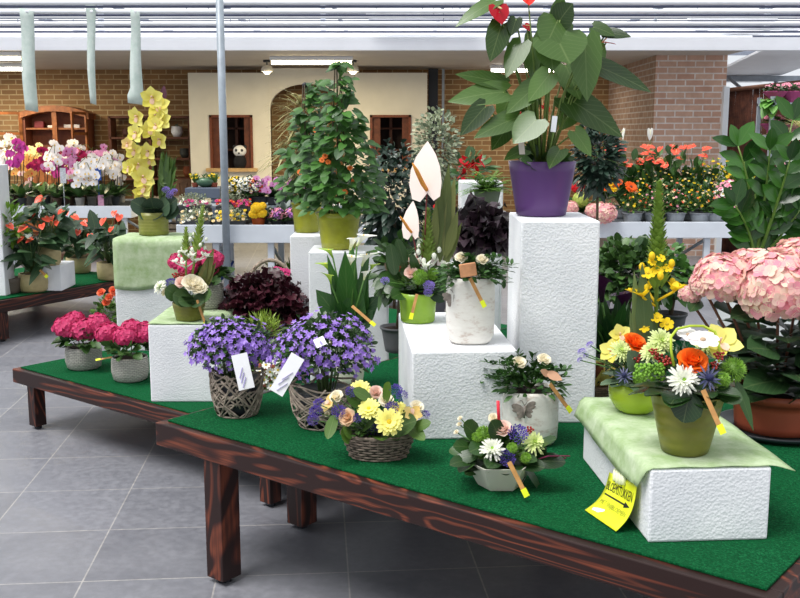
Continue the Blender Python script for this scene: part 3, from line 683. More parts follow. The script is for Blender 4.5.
def P_chrys(name, c, cc):          # many layered thin petals with a green heart
    def f(b):
        for l in range(5): ring(b, 18 - 2 * l, .05, 1 - .15 * l, .17, .0 + .26 * l, PET, .05, .35, .12, .05 * l)
    m = mb_mesh(f, name, petal(c, c, .3, base=cc)); mc = mb_mesh(lambda b: b.ball((0, 0, .2), .16, 8, 5), 'flower_center', plain(cc, .8, .15))
    return (name, m, [('flower_center', mc)])
def P_rose(name, c, c2):
    def f(b):
        for k, (n, r, L, W, t) in enumerate(((3, .05, .75, .55, 1.5), (4, .12, .85, .75, 1.35), (5, .22, .95, .95, 1.12), (6, .3, 1.0, 1.05, .78), (6, .34, .95, 1.05, .42))):
            ring(b, n, r, L * .8, W, t, ROUND, .28 if k > 2 else -.1, .38, .12, -.35 if k < 3 else -.3, off=k * .37)
    return (name, mb_mesh(f, name, petal(c, c2, .3)), [])
def P_fuzz(name, c, c2, n=260, r=1.0):
    def f(b):
        b.ball((0, 0, 0), r * .62, 10, 7)
        for k in range(n):
            z = 1 - 1.8 * (k + .5) / n; q = math.sqrt(max(0, 1 - z * z)); a = k * 2.39996
            d = V((q * math.cos(a), q * math.sin(a), z)); b.leaf(d * r * .55, d + V((U(-.25, .25), U(-.25, .25), U(-.2, .2))), r * .5, r * .11, .1, SMALL, .2)
    return (name, mb_mesh(f, name, leafm(c, c2, .6, .15, .1)), [])
def P_berries(name, c):
    def f(b):
        for k in range(9):
            a = k * 2.4; r = .25 * math.sqrt(k) + .1; b.ball((math.cos(a) * r, math.sin(a) * r, U(.1, .5)), .26, 8, 6, 1.25); b.tube([(0, 0, -.8), (math.cos(a) * r, math.sin(a) * r, .1)], .03, 4)
    return (name, mb_mesh(f, name, plain(c, .25, .15, 3)), [])
def P_statice(name, c):
    def f(b):
        for k in range(70):
            a = k * 2.4; r = .95 * math.sqrt((k + .5) / 70); p = V((math.cos(a) * r, math.sin(a) * r, .35 * (1 - r * r) + U(-.1, .1)))
            ring_d = V((math.cos(a) * r, math.sin(a) * r, .9))
            for j in range(4):
                b.leaf(p, ring_d + V((U(-.7, .7), U(-.7, .7), U(0, .5))), .24, .2, .1, SMALL, .2)
    return (name, mb_mesh(f, name, petal(c, tuple(min(255, x + 35) for x in c), .25)), [])
def P_eryngium(name):
    def f(b):
        ring(b, 12, .12, .9, .16, .15, LANCE, .1, .3, .1); ring(b, 9, .1, .6, .12, .6, LANCE, 0, .3, .1)
    m = mb_mesh(f, name, petal((70, 76, 110), (110, 110, 140), .1)); mc = mb_mesh(lambda b: b.ball((0, 0, .25), .26, 8, 6, 1.4), 'thistle_cone', plain((44, 48, 92), .7, .2, 80, .6))
    return (name, m, [('thistle_cone', mc)])
def P_hydr(name, c, c2, n=64, flat=.72, fl=.27):
    def f(b):
        b.mi = 1; b.ball((0, 0, -.1), .55, 10, 6, flat); b.mi = 0
        for k in range(n):
            z = 1 - 1.35 * (k + .5) / n; q = math.sqrt(max(0, 1 - z * z)); a = k * 2.39996
            d = V((q * math.cos(a), q * math.sin(a), z)); rr = U(.84, 1.0); p = V((d.x * rr, d.y * rr, d.z * flat * rr))
            e = (d + V((U(-.3, .3), U(-.3, .3), U(-.15, .3)))).normalized(); x = e.cross(V((.2, .1, 1))); 
            if x.length < .1: x = V((1, 0, 0))
            x.normalize(); y = e.cross(x); ph = U(0, 1.5); pc = len(b.v)
            for j in range(4):
                an = ph + j * PI / 2; dd = x * math.cos(an) + y * math.sin(an) + e * .12
                b.leaf(p, dd, fl, fl * 1.05, 0, ROUND, .12, e)
    return (name, mb_mesh(f, name, [petal(c, c2, .3), plain((70, 100, 46), .8)]), [])
def P_star(name, c, c2, n=5):
    def f(b): ring(b, n, .05, 1, .62, .25, LANCE, .1, .15, .03)
    return (name, mb_mesh(f, name, petal(c, c2, .25)), [])
def P_anth(name, c, c2, spc, tilt=.5, W=1.25, mat=None):
    """spathe hangs from the origin, spadix rises from it"""
    def f(b): b.leaf((0, -.45, 0), (0, 1, .06), 1.5, W, .2, HEART, .16, (0, 0, 1))
    ms = mb_mesh(f, name, mat or petal(c, c2, .18, .25))
    mc = mb_mesh(lambda b: b.tube([(0, -.38, .02), (0, -.2, .25), (0, .12, .55), (0, .3, .75)], [.055, .07, .06, .02], 8), 'spadix', plain(spc, .6, .1, 60, .4))
    return (name, ms, [('spadix', mc)])
def P_calla(name, c, c2, dark=False):
    def f(b):
        n = 18; m = 9; vs = []; uv = []
        for i in range(m + 1):
            t = i / m; r = .1 + .14 * t + .3 * t ** 3.2; z = 1.5 * t
            for j in range(n + 1):
                a = 2 * PI * (j / n) * 1.03 - PI / 2; lip = (0.5 + .5 * math.sin(a)) ** 1.5
                rr = r * (1 + .35 * lip * t ** 3); zz = z - .42 * (1 - lip) * t ** 2 - .25 * t ** 8 * (1 - lip) + .12 * lip * t ** 6
                vs.append((math.cos(a) * rr, math.sin(a) * rr + .22 * lip * t ** 4, zz)); uv.append((0, t))
        b.add(vs, [(i * (n + 1) + j, i * (n + 1) + j + 1, (i + 1) * (n + 1) + j + 1, (i + 1) * (n + 1) + j) for i in range(m) for j in range(n)], uv)
    ms = mb_mesh(f, name, petal(c, c, .25, .35, base=c2))
    mc = mb_mesh(lambda b: b.tube([(0, 0, .3), (0, 0, 1.1)], .05, 6), 'spadix', plain((70, 30, 40) if dark else (230, 190, 50), .6))
    return (name, ms, [('spadix', mc)])
def P_cymb(name, c, c2):
    def f(b):
        for k, (a, L, W, t) in enumerate(((90, 1, .86, .45), (22, 1, .84, .3), (158, 1, .84, .3), (-38, 1, .8, .22), (218, 1, .8, .22))):
            a = math.radians(a); d = V((math.cos(a) * math.cos(t), math.sin(a) * math.cos(t), math.sin(t))); b.leaf((0, 0, 0), d, L, W, .0, OVAL, .3)
    def g(b):
        b.leaf((0, -.02, .12), (0, -.75, .35), .5, .4, .5, ROUND, .35, (0, 0, 1)); b.tube([(0, .05, .05), (0, .12, .3), (0, .08, .42)], [.06, .07, .05], 6)
    return (name, mb_mesh(f, name, petal(c, c2, .3)), [('lip', mb_mesh(g, 'lip', petal((250, 240, 214), (236, 176, 160), .3, island=1)))])
def P_phal(name, c, c2, lip=(190, 40, 110)):
    def f(b):
        for (a, L, W) in ((90, .85, .6), (5, 1, 1.15), (175, 1, 1.15), (-48, .85, .6), (228, .85, .6)):
            a = math.radians(a); b.leaf((0, 0, 0), (math.cos(a), math.sin(a), .08), L, W, 0, ROUND, .12)
    return (name, mb_mesh(f, name, petal(c, c2, .3)), [('lip', mb_mesh(lambda b: (b.leaf((0, -.05, .08), (0, -.6, .4), .4, .34, .3, ROUND, .4), b.ball((0, .02, .12), .1, 6, 4)), 'lip', petal(lip)))])
def P_spike(name, green, bloom, L=1.0, n=60, open_=.35, bud=.05, bb=.3):
    """star-of-Bethlehem spike: green buds above, open blooms low down, along +Z"""
    def f(b):
        b.mi = 0
        for k in range(n):
            t = k / n; a = k * 2.39996; z = L * (open_ + (1 - open_) * t); r = bud * (1.3 - 1.0 * t)
            b.leaf((math.cos(a) * r * .3, math.sin(a) * r * .3, z), (math.cos(a), math.sin(a), 1.2), bud * 1.25 * (1.1 - .75 * t), bud * .75 * (1.1 - .6 * t), -.4, OVAL, .7)
        b.mi = 1
        for k in range(9):
            a = k * 2.39996; z = L * (open_ + .02 + .2 * k / 9); r = bud * 1.4
            b.ball((math.cos(a) * r, math.sin(a) * r, z), bud * bb, 6, 5, 1.3)
        b.mi = 0; b.tube([(0, 0, 0), (0, 0, L)], bud * .2, 6)
    def g(b):
        for k in range(5):
            a = k * 2.39996 * 1.1; r = bud * 1.9; z = L * open_ * U(.88, 1.0); c0 = V((math.cos(a) * r, math.sin(a) * r, z))
            for j in range(6):
                an = j * PI / 3; b.leaf(c0, (math.cos(an) * .8 + math.cos(a) * .5, math.sin(an) * .8 + math.sin(a) * .5, .55), bud * 1.1, bud * .7, 0, OVAL, .3)
            b.tube([(0, 0, z - bud), c0], bud * .12, 4)
    ms = mb_mesh(f, name, [leafm(green, tuple(min(255, c + 26) for c in green), .5, .2, .1), petal(bloom)])
    return (name, ms, [('open_blossom', mb_mesh(g, 'open_blossom', petal(bloom, bloom)))])
pr_white_chrys = P_chrys('chrysanthemum', (250, 250, 238), (150, 200, 60)); pr_yel_gerb = P_daisy('chrysanthemum', (255, 248, 150), (236, 200, 40), 18, 3)
pr_green_chrys = P_chrys('chrysanthemum', (226, 236, 170), (170, 200, 90)); pr_rose_or = P_rose('rose', (245, 110, 30), (255, 140, 40)); pr_rose_pink = P_rose('rose', (246, 214, 200), (250, 226, 214))
pr_rose_cream = P_rose('rose', (248, 240, 216), (252, 246, 230)); pr_rose_peach = P_rose('rose', (240, 205, 165), (246, 220, 190)); pr_green_ball = P_fuzz('green_dianthus', (110, 160, 40), (140, 190, 60))
pr_berries = P_berries('hypericum_berries', (160, 52, 44)); pr_stat = P_statice('statice', (98, 76, 170)); pr_stat_l = P_statice('statice', (150, 130, 205)); pr_eryng = P_eryngium('thistle')
pr_hyd_mag = P_hydr('flower_head', (196, 40, 100), (222, 84, 132), 84, .7, .22); pr_hyd_pink = P_hydr('flower_head', (238, 152, 172), (250, 232, 206), 150, .7, .17); pr_camp = P_star('bellflower', (138, 98, 200), (178, 148, 226))
pr_anth_or = P_anth('anthurium_flower', (238, 78, 58), (250, 110, 84), (240, 200, 150)); pr_anth_red = P_anth('anthurium_flower', (150, 14, 30), (176, 20, 36), (200, 190, 130), W=1.5); pr_anth_br = P_anth('anthurium_flower', (226, 30, 24), (236, 44, 30), (230, 180, 120))
pr_anth_pink = P_anth('anthurium_flower', (246, 226, 216), (250, 234, 226), (226, 150, 60), W=1.1); pr_calla_w = P_calla('calla_flower', (250, 250, 240), (220, 230, 160)); pr_calla_d = P_calla('calla_flower', (54, 22, 50), (40, 30, 36), True)
pr_calla_g = P_calla('calla_flower', (176, 206, 90), (120, 160, 50)); pr_cymb = P_cymb('orchid_flower', (232, 220, 84), (244, 238, 150)); pr_cymb_c = P_cymb('orchid_flower', (232, 196, 110), (240, 220, 150))
pr_sp_w = P_spike('starflower_spike', (140, 170, 60), (246, 248, 236), 1, 60, .4); pr_sp_y = P_spike('starflower_spike', (120, 156, 44), (248, 214, 40), 1, 90, .22, .05)
pr_small = {k: P_daisy('blossom', c, cc, 9, 1, None, .3, .5) for k, c, cc in (('white', (246, 246, 240), (230, 200, 60)), ('yellow', (250, 214, 40), (220, 160, 30)), ('orange', (246, 130, 60), (200, 90, 30)), ('pink', (246, 170, 190), (236, 90, 120)), ('magenta', (214, 60, 130), (150, 30, 80)), ('red', (214, 30, 40), (230, 190, 60)), ('cream', (244, 220, 170), (220, 170, 90)), ('lilac', (206, 130, 214), (160, 80, 170)), ('coral', (244, 110, 84), (240, 170, 100)))}
GR1 = ((34, 66, 28), (66, 104, 44)); GR2 = ((24, 50, 30), (48, 82, 44)); GR3 = ((62, 100, 36), (104, 146, 58)); GR4 = ((44, 84, 40), (84, 128, 60))
def LF(g, **k): return leafm(g[0], g[1], **k)

# ================================================================ pots and foliage
def pot_part(t, r0, r1, h, mat, soil=True, rim=.0, n=32, sq=None, lip=.006, label=None, name='pot', fill=.9):
    """open pot with a wall, a rim and soil inside; r0 foot, r1 mouth"""
    b = MB(); pr = [(r0 * .9, 0), (r0, .004)]
    for k in range(1, 6): q = k / 5; pr.append((r0 + (r1 - r0) * q, h * q - (rim if k == 5 else 0)))
    if rim: pr += [(r1 + .005, h - rim), (r1 + .006, h)]
    e_ = r1 + (.006 if rim else 0); pr += [(e_ - lip, h), (r1 - lip - .001, h * fill - .004)]
    b.lathe(pr, n, sq=sq); o = b.build(name, mat, t, label=label)
    if soil:
        b = MB(); rr = (r0 + (r1 - r0) * fill) - lip - .0005; b.lathe([(rr * .96, h * fill - .004), (rr * .98, h * fill), (rr * .5, h * fill + .006)], 20, sq=sq); b.build('soil', SOIL, t)
    return o
def bellied(t, prof, mat, name='pot', n=32, sq=None, soilz=None, label=None):
    b = MB(); b.lathe(prof, n, sq=sq); o = b.build(name, mat, t, label=label)
    if soilz: b = MB(); b.lathe([(soilz[0], soilz[1] - .004), (soilz[0], soilz[1]), (soilz[0] * .5, soilz[1] + .005)], 20, sq=sq); b.build('soil', SOIL, t)
    return o
def dome(b, c, rx, rz, n, L, W, shape=OVAL, droop=.4, cup=.15, lo=-.1, inner=.45, spread=.6, ry=None, up=.5, ruffle=0):
    c = V(c); ry = ry or rx
    for k in range(n):
        z = U(lo, 1); a = U(0, 2 * PI); q = math.sqrt(max(0, 1 - z * z)); d = V((q * math.cos(a), q * math.sin(a), z)); r = U(inner, 1)
        p = c + V((d.x * rx * r, d.y * ry * r, d.z * rz * r)); e = d + V((U(-spread, spread), U(-spread, spread), U(-spread, spread) * .6 + .1))
        b.leaf(p, e, L * U(.7, 1.2), W * U(.75, 1.15), droop, shape, cup, d * .6 + V((0, -.1, up)), ruffle)
def stems(b, c, n, r, h, rad=.0022, lean=.3):
    for k in range(n):
        a = U(0, 6.28); q = U(.0, 1) * r; p0 = V(c) + V((math.cos(a) * q * .4, math.sin(a) * q * .4, 0)); p1 = V(c) + V((math.cos(a) * q, math.sin(a) * q, h * U(.7, 1)))
        b.tube([p0, (p0 + p1) / 2 + V((U(-.01, .01), U(-.01, .01), 0)), p1], rad, 5)
def bunch(b, base, n, L, W, spread=.35, droop=.25, shape=LANCE, cup=.12, r0=.01):
    """leaves that rise from one crown and arch outwards"""
    for k in range(n):
        a = k * 2.4 + U(-.3, .3); t = U(.15, 1) * spread; d = V((math.cos(a) * t, math.sin(a) * t, 1 - t * .5))
        b.leaf(V(base) + V((math.cos(a) * r0, math.sin(a) * r0, 0)), d, L * U(.7, 1.1), W * U(.8, 1.15), droop * U(.5, 1.5), shape, cup, V((-math.cos(a), -math.sin(a), .6)))
def place(px, py, z, rpx, back=None):
    """centre of a pot of that pixel half-width whose foot front is seen at px, py"""
    p = at(px, py, z); r = rpx * mpp(p); p.y += r * .9; return p, r
def loc_of(t, px, py, dy=0.0):
    y = t.location.y + dy; q = aty(px, py, y); return q - t.location
def stick(t, p0, p1, wd=.012, lab='bamboo price stick'):
    """flat bamboo price stick with a yellow end tag"""
    p0, p1 = V(p0), V(p1); d = (p1 - p0); L = d.length; d.normalize()
    b = MB(); b.box((p0 + p1) / 2, (L, wd, .002), d, V((0, -.8, .6)).cross(d).normalized()); o = b.build('price_stick', BAMBOO, t, False)
    b = MB(); b.box(p1 - d * .006 + V((0, -.003, .002)), (.024, wd * 1.3, .001), d, V((0, -.8, .6)).cross(d).normalized()); b.build('price_tag', YTAG, o, False, label='yellow price tag')
    return o
def put(t, proto, px, py, size_px, dy=0, face=(0, -.75, .6), name=None, roll=None, stem_to=None, label=None):
    p = loc_of(t, px, py, dy); s = size_px / 2 * mpp(V(t.location) + p)
    f_ = V(face) + V((U(-.15, .15), 0, U(-.15, .15)))
    o = flower(proto, t, p, f_, s, roll, name, label)
    if stem_to is not None: STEMB.tube([p - f_.normalized() * s * .2, (p + V(stem_to)) / 2 + V((0, 0, .01)), V(stem_to)], .0018, 5)
    return o
    return o
STEMB = MB()
def lpx(b, t, pa, pt, wpx, dy0=0, dy1=0, shape=HEART, droop=.1, nh=(0, -.8, .6), cup=.1):
    """a leaf from one photo point to another, given its breadth"""
    a_ = loc_of(t, pa[0], pa[1], dy0); e_ = loc_of(t, pt[0], pt[1], dy1); m = mpp(V(t.location) + a_); L = (e_ - a_).length
    d = (e_ - a_).normalized() + V((0, 0, droop * .5)); b.leaf(a_, d, L * d.length ** 0 , wpx * m, droop, shape, cup, nh)
# ================================================================ pieces on the near table
def start_stems():
    STEMB.v, STEMB.f, STEMB.m, STEMB.uv = [], [], [], []
def end_stems(t, mat=STEMG): 
    if STEMB.f: STEMB.build('stems', mat, t)
    start_stems()
GALAX = leafm((30, 62, 28), (58, 96, 40), .3); GREY = leafm((70, 96, 70), (104, 128, 98), .5)

# --- olive pot with orange rose, on the long block
p, r = place(690, 457, ZA + .006, 22); t = thing('flower_arrangement', 'arrangement with one orange rose in a ribbed olive pot', 'flower arrangement', p); m = mpp(p)
h = zat(p, 391) - p.z; pot_part(t, 23 * m, 36.5 * m, h, m_ringed((118, 118, 44), 60, .5, .35), rim=.004); top = V((0, 0, h))
b = MB()
for k in range(22): a = k * .29 * 2.4; b.leaf(top + V((math.cos(a) * .02, math.sin(a) * .02, .0)), (math.cos(a), math.sin(a), U(.0, .5)), U(.09, .14), U(.055, .08), .5, ROUND, .12)
lpx(b, t, (690, 392), (684, 420), 32, -.09, -.115, ROUND, .2); lpx(b, t, (735, 378), (751, 425), 12, -.02, -.06, LANCE, .3); lpx(b, t, (715, 392), (742, 400), 20, -.06, -.09, ROUND, .3)
b.build('leaves', GALAX, t)
b = MB(); dome(b, top + V((0, 0, .03)), .095, .075, 260, .035, .009, SMALL, .1); b.build('filler_greens', LF(GR2), t)
start_stems(); c = top
put(t, pr_rose_or, 693, 360, 32, -.05, (0, -.7, .75), stem_to=c); put(t, pr_white_chrys, 683, 380, 32, -.085, (0, -.9, .5), stem_to=c); put(t, pr_eryng, 708, 378, 30, -.085, (.2, -.9, .4), stem_to=c)
put(t, pr_green_ball, 733, 370, 27, -.02, (.3, -.6, .6), stem_to=c); put(t, pr_green_ball, 722, 380, 18, -.06, stem_to=c)
for q in ((659, 359, 12, .0), (667, 362, 12, -.03), (653, 352, 10, .0), (719, 356, 12, -.05), (714, 366, 10, -.05)): put(t, pr_berries, *q, stem_to=c)
put(t, pr_green_chrys, 661, 341, 28, .04, stem_to=c); put(t, pr_green_chrys, 652, 352, 26, .03, (-.5, -.6, .5), stem_to=c); put(t, pr_green_chrys, 705, 348, 24, .05, stem_to=c)
# cushions of green filler at the left
b = MB()
for k in range(120): q = loc_of(t, U(634, 665), U(364, 380), U(-.05, 0)); b.ball(q, .0045, 5, 4)
b.build('green_buds', plain((120, 170, 50), .6, .2), t)
# yellow orchid bloom, white shells, bent yellow cane
put(t, pr_cymb, 720, 345, 46, .02, (.1, -.7, .7), roll=.4); put(t, P_daisy('white_disc_flower', (240, 236, 236), (200, 170, 140), 7, 1, None, .2, .8), 688, 335, 24, -.01, (0, -.4, .95)); put(t, P_daisy('white_disc_flower', (240, 236, 236), (200, 170, 140), 7, 1, None, .2, .8), 703, 340, 30, -.04, (0, -.4, .95))
end_stems(t)
b = MB(); b.tube([loc_of(t, x, y_, d_) for (x, y_, d_) in ((674, 366, -.06), (671, 350, -.06), (671, 337, -.04), (677, 329, -.02), (690, 326, 0), (703, 326, 0), (715, 332, 0), (719, 345, -.02), (719, 362, -.05))], .0035, 8); b.build('bent_cane', plain((170, 190, 50), .5), t)
stick(t, loc_of(t, 703, 390, -.13), loc_of(t, 722, 432, -.16), .013)

# --- lime bowl behind it, with the yellow spike
p, r = place(639, 416, ZA + .006, 19); t = thing('flower_arrangement', 'arrangement in a round lime bowl with tall yellow starflower spikes', 'flower arrangement', p); m = mpp(p)
h = zat(p, 381) - p.z; R_ = 27 * m
bellied(t, [(R_ * .5, 0), (R_ * .72, h * .12), (R_ * .96, h * .45), (R_, h * .72), (R_ * .96, h), (R_ * .9, h), (R_ * .9, h * .85)], plain((160, 184, 52), .25, .05, 10), soilz=(R_ * .89, h * .88)); top = V((0, 0, h))
b = MB()
for k in range(16): a = k * 2.4; b.leaf(top + V((math.cos(a) * .02, math.sin(a) * .02, 0)), (math.cos(a), math.sin(a), U(.1, .6)), U(.07, .11), U(.05, .07), .5, ROUND, .12)
for (a_, b_, w_) in (((640, 372), (627, 350), 22), ((650, 375), (636, 366), 18), ((646, 376), (666, 362), 20), ((628, 380), (612, 372), 18)): lpx(b, t, a_, b_, w_, -.05, -.08, OVAL)
b.build('leaves', GREY, t)
b = MB()
for (x0, y0, x1, y1, w_) in ((646, 362, 642, 262, 19), (640, 362, 634, 270, 12), (651, 362, 651, 300, 12), (643, 362, 640, 300, 12), (638, 362, 630, 310, 10)): lpx(b, t, (x0, y0), (x1, y1), w_, .0, U(-.01, .02), LANCE, .0)
b.build('spear_leaves', leafm((84, 112, 60), (120, 140, 84), .5, .15, .2), t)
start_stems(); c = top
b = MB(); dome(b, top + V((0, 0, .02)), .08, .06, 200, .03, .009, SMALL, .1); b.build('filler_greens', LF(GR1), t)
put(t, pr_rose_or, 636, 342, 26, -.03, (.2, -.5, .9), stem_to=c); put(t, pr_cymb, 620, 336, 26, .0, roll=.3, stem_to=c); put(t, pr_cymb, 612, 352, 28, .0, (-.4, -.6, .5), roll=1.3, stem_to=c)
put(t, pr_green_chrys, 621, 351, 26, -.05, stem_to=c); put(t, pr_eryng, 624, 376, 20, -.09, stem_to=c); put(t, pr_green_ball, 640, 378, 16, -.07)
for q in ((636, 357, 13, -.05), (644, 355, 12, -.04), (630, 352, 10, -.04)): put(t, pr_berries, *q, stem_to=c)
for q in ((582, 352, 9), (590, 345, 8), (586, 356, 6), (580, 360, 6)): put(t, pr_stat_l, q[0], q[1], q[2], .02, (-.4, -.5, .6), stem_to=c)
end_stems(t)
for (xb, yb, xt, yt, w_) in ((655, 334, 659, 184, 26), (650, 340, 655, 262, 0)):
    a_ = loc_of(t, xb, yb + 24, .02); e_ = loc_of(t, xt, yt, .04); L = (e_ - a_).length
    if w_: o = flower(P_spike('starflower_spike', (120, 156, 44), (248, 214, 40), 1, 170, .4, .066, .3), t, a_, e_ - a_, (L * .95, L * .95, L), .4)
for (px, py, s_) in ((652, 262, 9), (661, 258, 9), (644, 327, 12), (667, 324, 14), (657, 318, 12), (648, 273, 14), (658, 270, 12), (668, 268, 10)): put(t, P_daisy('open_starflower', (250, 214, 30), (220, 190, 40), 6, 1, None, .25, .75), px, py, s_, .0, (0, -.8, .6), stem_to=loc_of(t, 657, py + 12, .03))
end_stems(t)

# --- yellow mesh basket behind the block corner
p, r = place(594, 398, ZN, 17); p = aty(596, 398, 3.62); p.z = ZN; t = thing('gift_basket', 'small wicker basket wrapped in yellow mesh cloth, behind the long block', 'basket', p); m = mpp(p)
b = MB(); b.lathe([(20 * m, 0), (26 * m, .09), (27 * m, .1), (25 * m, .1), (24 * m, .09)], 24); b.build('basket_body', m_weave((128, 104, 84), (100, 80, 64)), t)
b = MB(); n = 20; vs = [V((0, 0, .06))] + [V((math.cos(2 * PI * k / n) * 28 * m * U(.9, 1.15), math.sin(2 * PI * k / n) * 24 * m, .105 + .055 * (k % 2) * U(.5, 1) + .03 * math.sin(k * .9))) for k in range(n)]
b.add(vs, [(0, 1 + k, 1 + (k + 1) % n) for k in range(n)]); b.build('mesh_cloth', plain((196, 176, 90), .7, .1, 60, .3), t, False)
b = MB(); b.box((.0, -.03, .15), (.045, .004, .08), (1, 0, 0), (0, 1, .2)); o = b.build('plant_card', plain((222, 200, 110), .5), t, False); b = MB(); b.box((.0, -.034, .15), (.034, .003, .062), (1, 0, 0), (0, 1, .2)); b.build('card_picture', plain((110, 60, 40), .5, .4, 60), o, False)
b = MB(); dome(b, (0, 0, .11), .06, .06, 90, .03, .012, SMALL); b.build('foliage', LF(GR2), t)

# --- dark calla
p = aty(610, 400, 3.95); p.z = ZN; t = thing('calla_plant', 'dark purple calla lily plant behind the yellow mesh basket', 'plant', p); m = mpp(p)
pot_part(t, .06, .08, .14, plain((60, 60, 62), .5)); b = MB()
for (x0, y0, x1, y1, w_, dr) in ((606, 370, 572, 292, 16, .0), (604, 372, 566, 308, 14, .3), (604, 372, 560, 326, 12, .7), (606, 372, 590, 300, 18, .1), (610, 372, 602, 290, 18, .0), (616, 372, 618, 286, 14, .0), (618, 372, 630, 300, 14, .1), (606, 378, 574, 338, 22, .3), (606, 380, 568, 356, 20, .4), (610, 376, 600, 320, 20, .1), (616, 378, 612, 310, 16, 0), (603, 380, 580, 362, 18, .3), (620, 380, 634, 350, 18, .3), (600, 376, 592, 330, 20, .2), (608, 380, 590, 350, 24, .2)): lpx(b, t, (x0, y0), (x1, y1), w_, U(-.03, .03), U(-.08, .05), LANCE, dr, cup=.2)
for k in range(14): a = k * 2.4; b.leaf((0, 0, .12), (math.cos(a) * .5, math.sin(a) * .5, 1), U(.18, .34), .06, .3, LANCE, .2)
b.build('leaves', leafm((28, 66, 28), (60, 106, 44), .35), t)
start_stems()
for (px, py, s_, f_, rl) in ((592, 318, 22, (-.35, -.1, 1), .3), (602, 302, 24, (-.1, -.1, 1), 0), (619, 318, 28, (.15, -.15, 1), .2), (588, 300, 16, (-.5, 0, 1), .5), (622, 336, 18, (.3, -.1, .8), 0)):
    q = loc_of(t, px, py, U(-.04, .02)); s = s_ * mpp(p) * .9; flower(pr_calla_d, t, q, f_, s, PI + rl); STEMB.tube([q, (q + V((0, 0, .12))) / 2, (0, 0, .12)], .005, 6)
end_stems(t)

# --- big pink hydrangea in a terracotta pot and saucer
p, r = place(789, 441, ZN, 40); t = thing('hydrangea', 'large pink hydrangea in a terracotta pot on a dark saucer', 'plant', p); m = mpp(p); t.location.z = ZN + .012
h = zat(p, 391) - p.z; b = MB(); b.lathe([(48 * m, -.011), (56 * m, .0), (59 * m, .014), (57 * m, .014), (54 * m, .002), (10 * m, .0)], 40); b.build('saucer', plain((38, 44, 48), .35), t)
pot_part(t, 40 * m, 43.5 * m, h, plain((148, 72, 48), .5, .05, 12), rim=.03)
b = MB(); start_stems()
heads = ((724, 278, 62, -.05), (706, 284, 34, -.05), (778, 285, 88, -.12), (800, 262, 60, .05), (752, 272, 60, .06), (736, 270, 40, .04), (690, 294, 24, .0), (812, 300, 60, -.02))
for (px, py, s_, dy) in heads: put(t, pr_hyd_pink, px, py, s_, dy, (U(-.2, .2), -.45, .9)); q = loc_of(t, px, py + s_ * .25, dy); STEMB.tube([q, (q.x * .6, q.y * .6, q.z * .6), (q.x * .12, q.y * .12, h)], .005, 6)
end_stems(t, plain((112, 70, 50), .6))
for (x0, y0, x1, y1, w_, dy) in ((778, 352, 746, 348, 38, -.15), (790, 380, 742, 388, 40, -.12), (765, 312, 730, 318, 30, -.05), (800, 350, 825, 372, 46, -.1), (760, 330, 722, 350, 40, .02), (775, 300, 745, 322, 36, .0), (700, 300, 690, 312, 16, 0), (785, 325, 760, 312, 40, -.04), (800, 318, 830, 330, 46, -.04), (790, 400, 812, 386, 40, -.1), (740, 315, 712, 306, 26, .02), (750, 300, 716, 296, 30, .04), (735, 340, 716, 322, 28, .06), (770, 372, 735, 362, 34, .02), (782, 340, 800, 330, 34, .05)): lpx(b, t, (x0, y0), (x1, y1), w_, dy, dy - .08, OVAL, .25, (0, -.5, .85))
for k in range(150): a = U(0, 6.28); z = U(h - .01, .3) if k % 2 else U(h, .36); q = U(.05, .2) * (.5 + z); b.leaf((math.cos(a) * q, math.sin(a) * q, z), (math.cos(a), math.sin(a), .3), U(.1, .15), U(.08, .11), .5, OVAL, .12)
b.build('leaves', leafm((26, 52, 30), (52, 84, 46), .42, .12, .35), t)

# --- sign leaning on the block
tl_, tr_, bl_, br_ = (609.5, 473.5), (637, 486), (585, 510), (616, 531.5)
pl, ax, ay, wd_, dp_, zt_ = BA
def facept(px, py, off):       # point on a plane parallel to the block's left face, off metres in front of it
    d = ray(px, py); o = V((0, 0, H)); n = -ax; c0 = pl - ax * off; k = (c0 - o).dot(n) / d.dot(n); return o + d * k
TL = facept(tl_[0], tl_[1], .012); TR = facept(tr_[0], tr_[1], .012); BL = at(*bl_, ZN + .004); BR_ = at(*br_, ZN + .004)
t = thing('yellow_sign', 'curled yellow sign leaning against the long foam block, reading BLOEMSTUKKEN', 'sign', (BL + BR_) / 2)
def sg(u, v, lift=0.0):        # u left..right, v top..bottom
    a_ = TL.lerp(TR, u); c = BL.lerp(BR_, u); q = a_.lerp(c, v); nrm = (TR - TL).cross(BL - TL).normalized()
    if nrm.z < 0: nrm = -nrm
    sag = math.sin(v * PI) * .016; return q - nrm * sag + nrm * lift - V(t.location) + V((0, 0, max(0, .004 * (1 - v))))
b = MB(); nu, nv = 8, 16; vs = [sg(i / nu, j / nv) for j in range(nv + 1) for i in range(nu + 1)]
b.add(vs, [(j * (nu + 1) + i, j * (nu + 1) + i + 1, (j + 1) * (nu + 1) + i + 1, (j + 1) * (nu + 1) + i) for j in range(nv) for i in range(nu)])
o = b.build('board', plain((226, 232, 44), .35, .02, 8), t); md = o.modifiers.new('Solid', 'SOLIDIFY'); md.thickness = .0015; md.offset = 0
INK = plain((22, 22, 20), .6, .02)
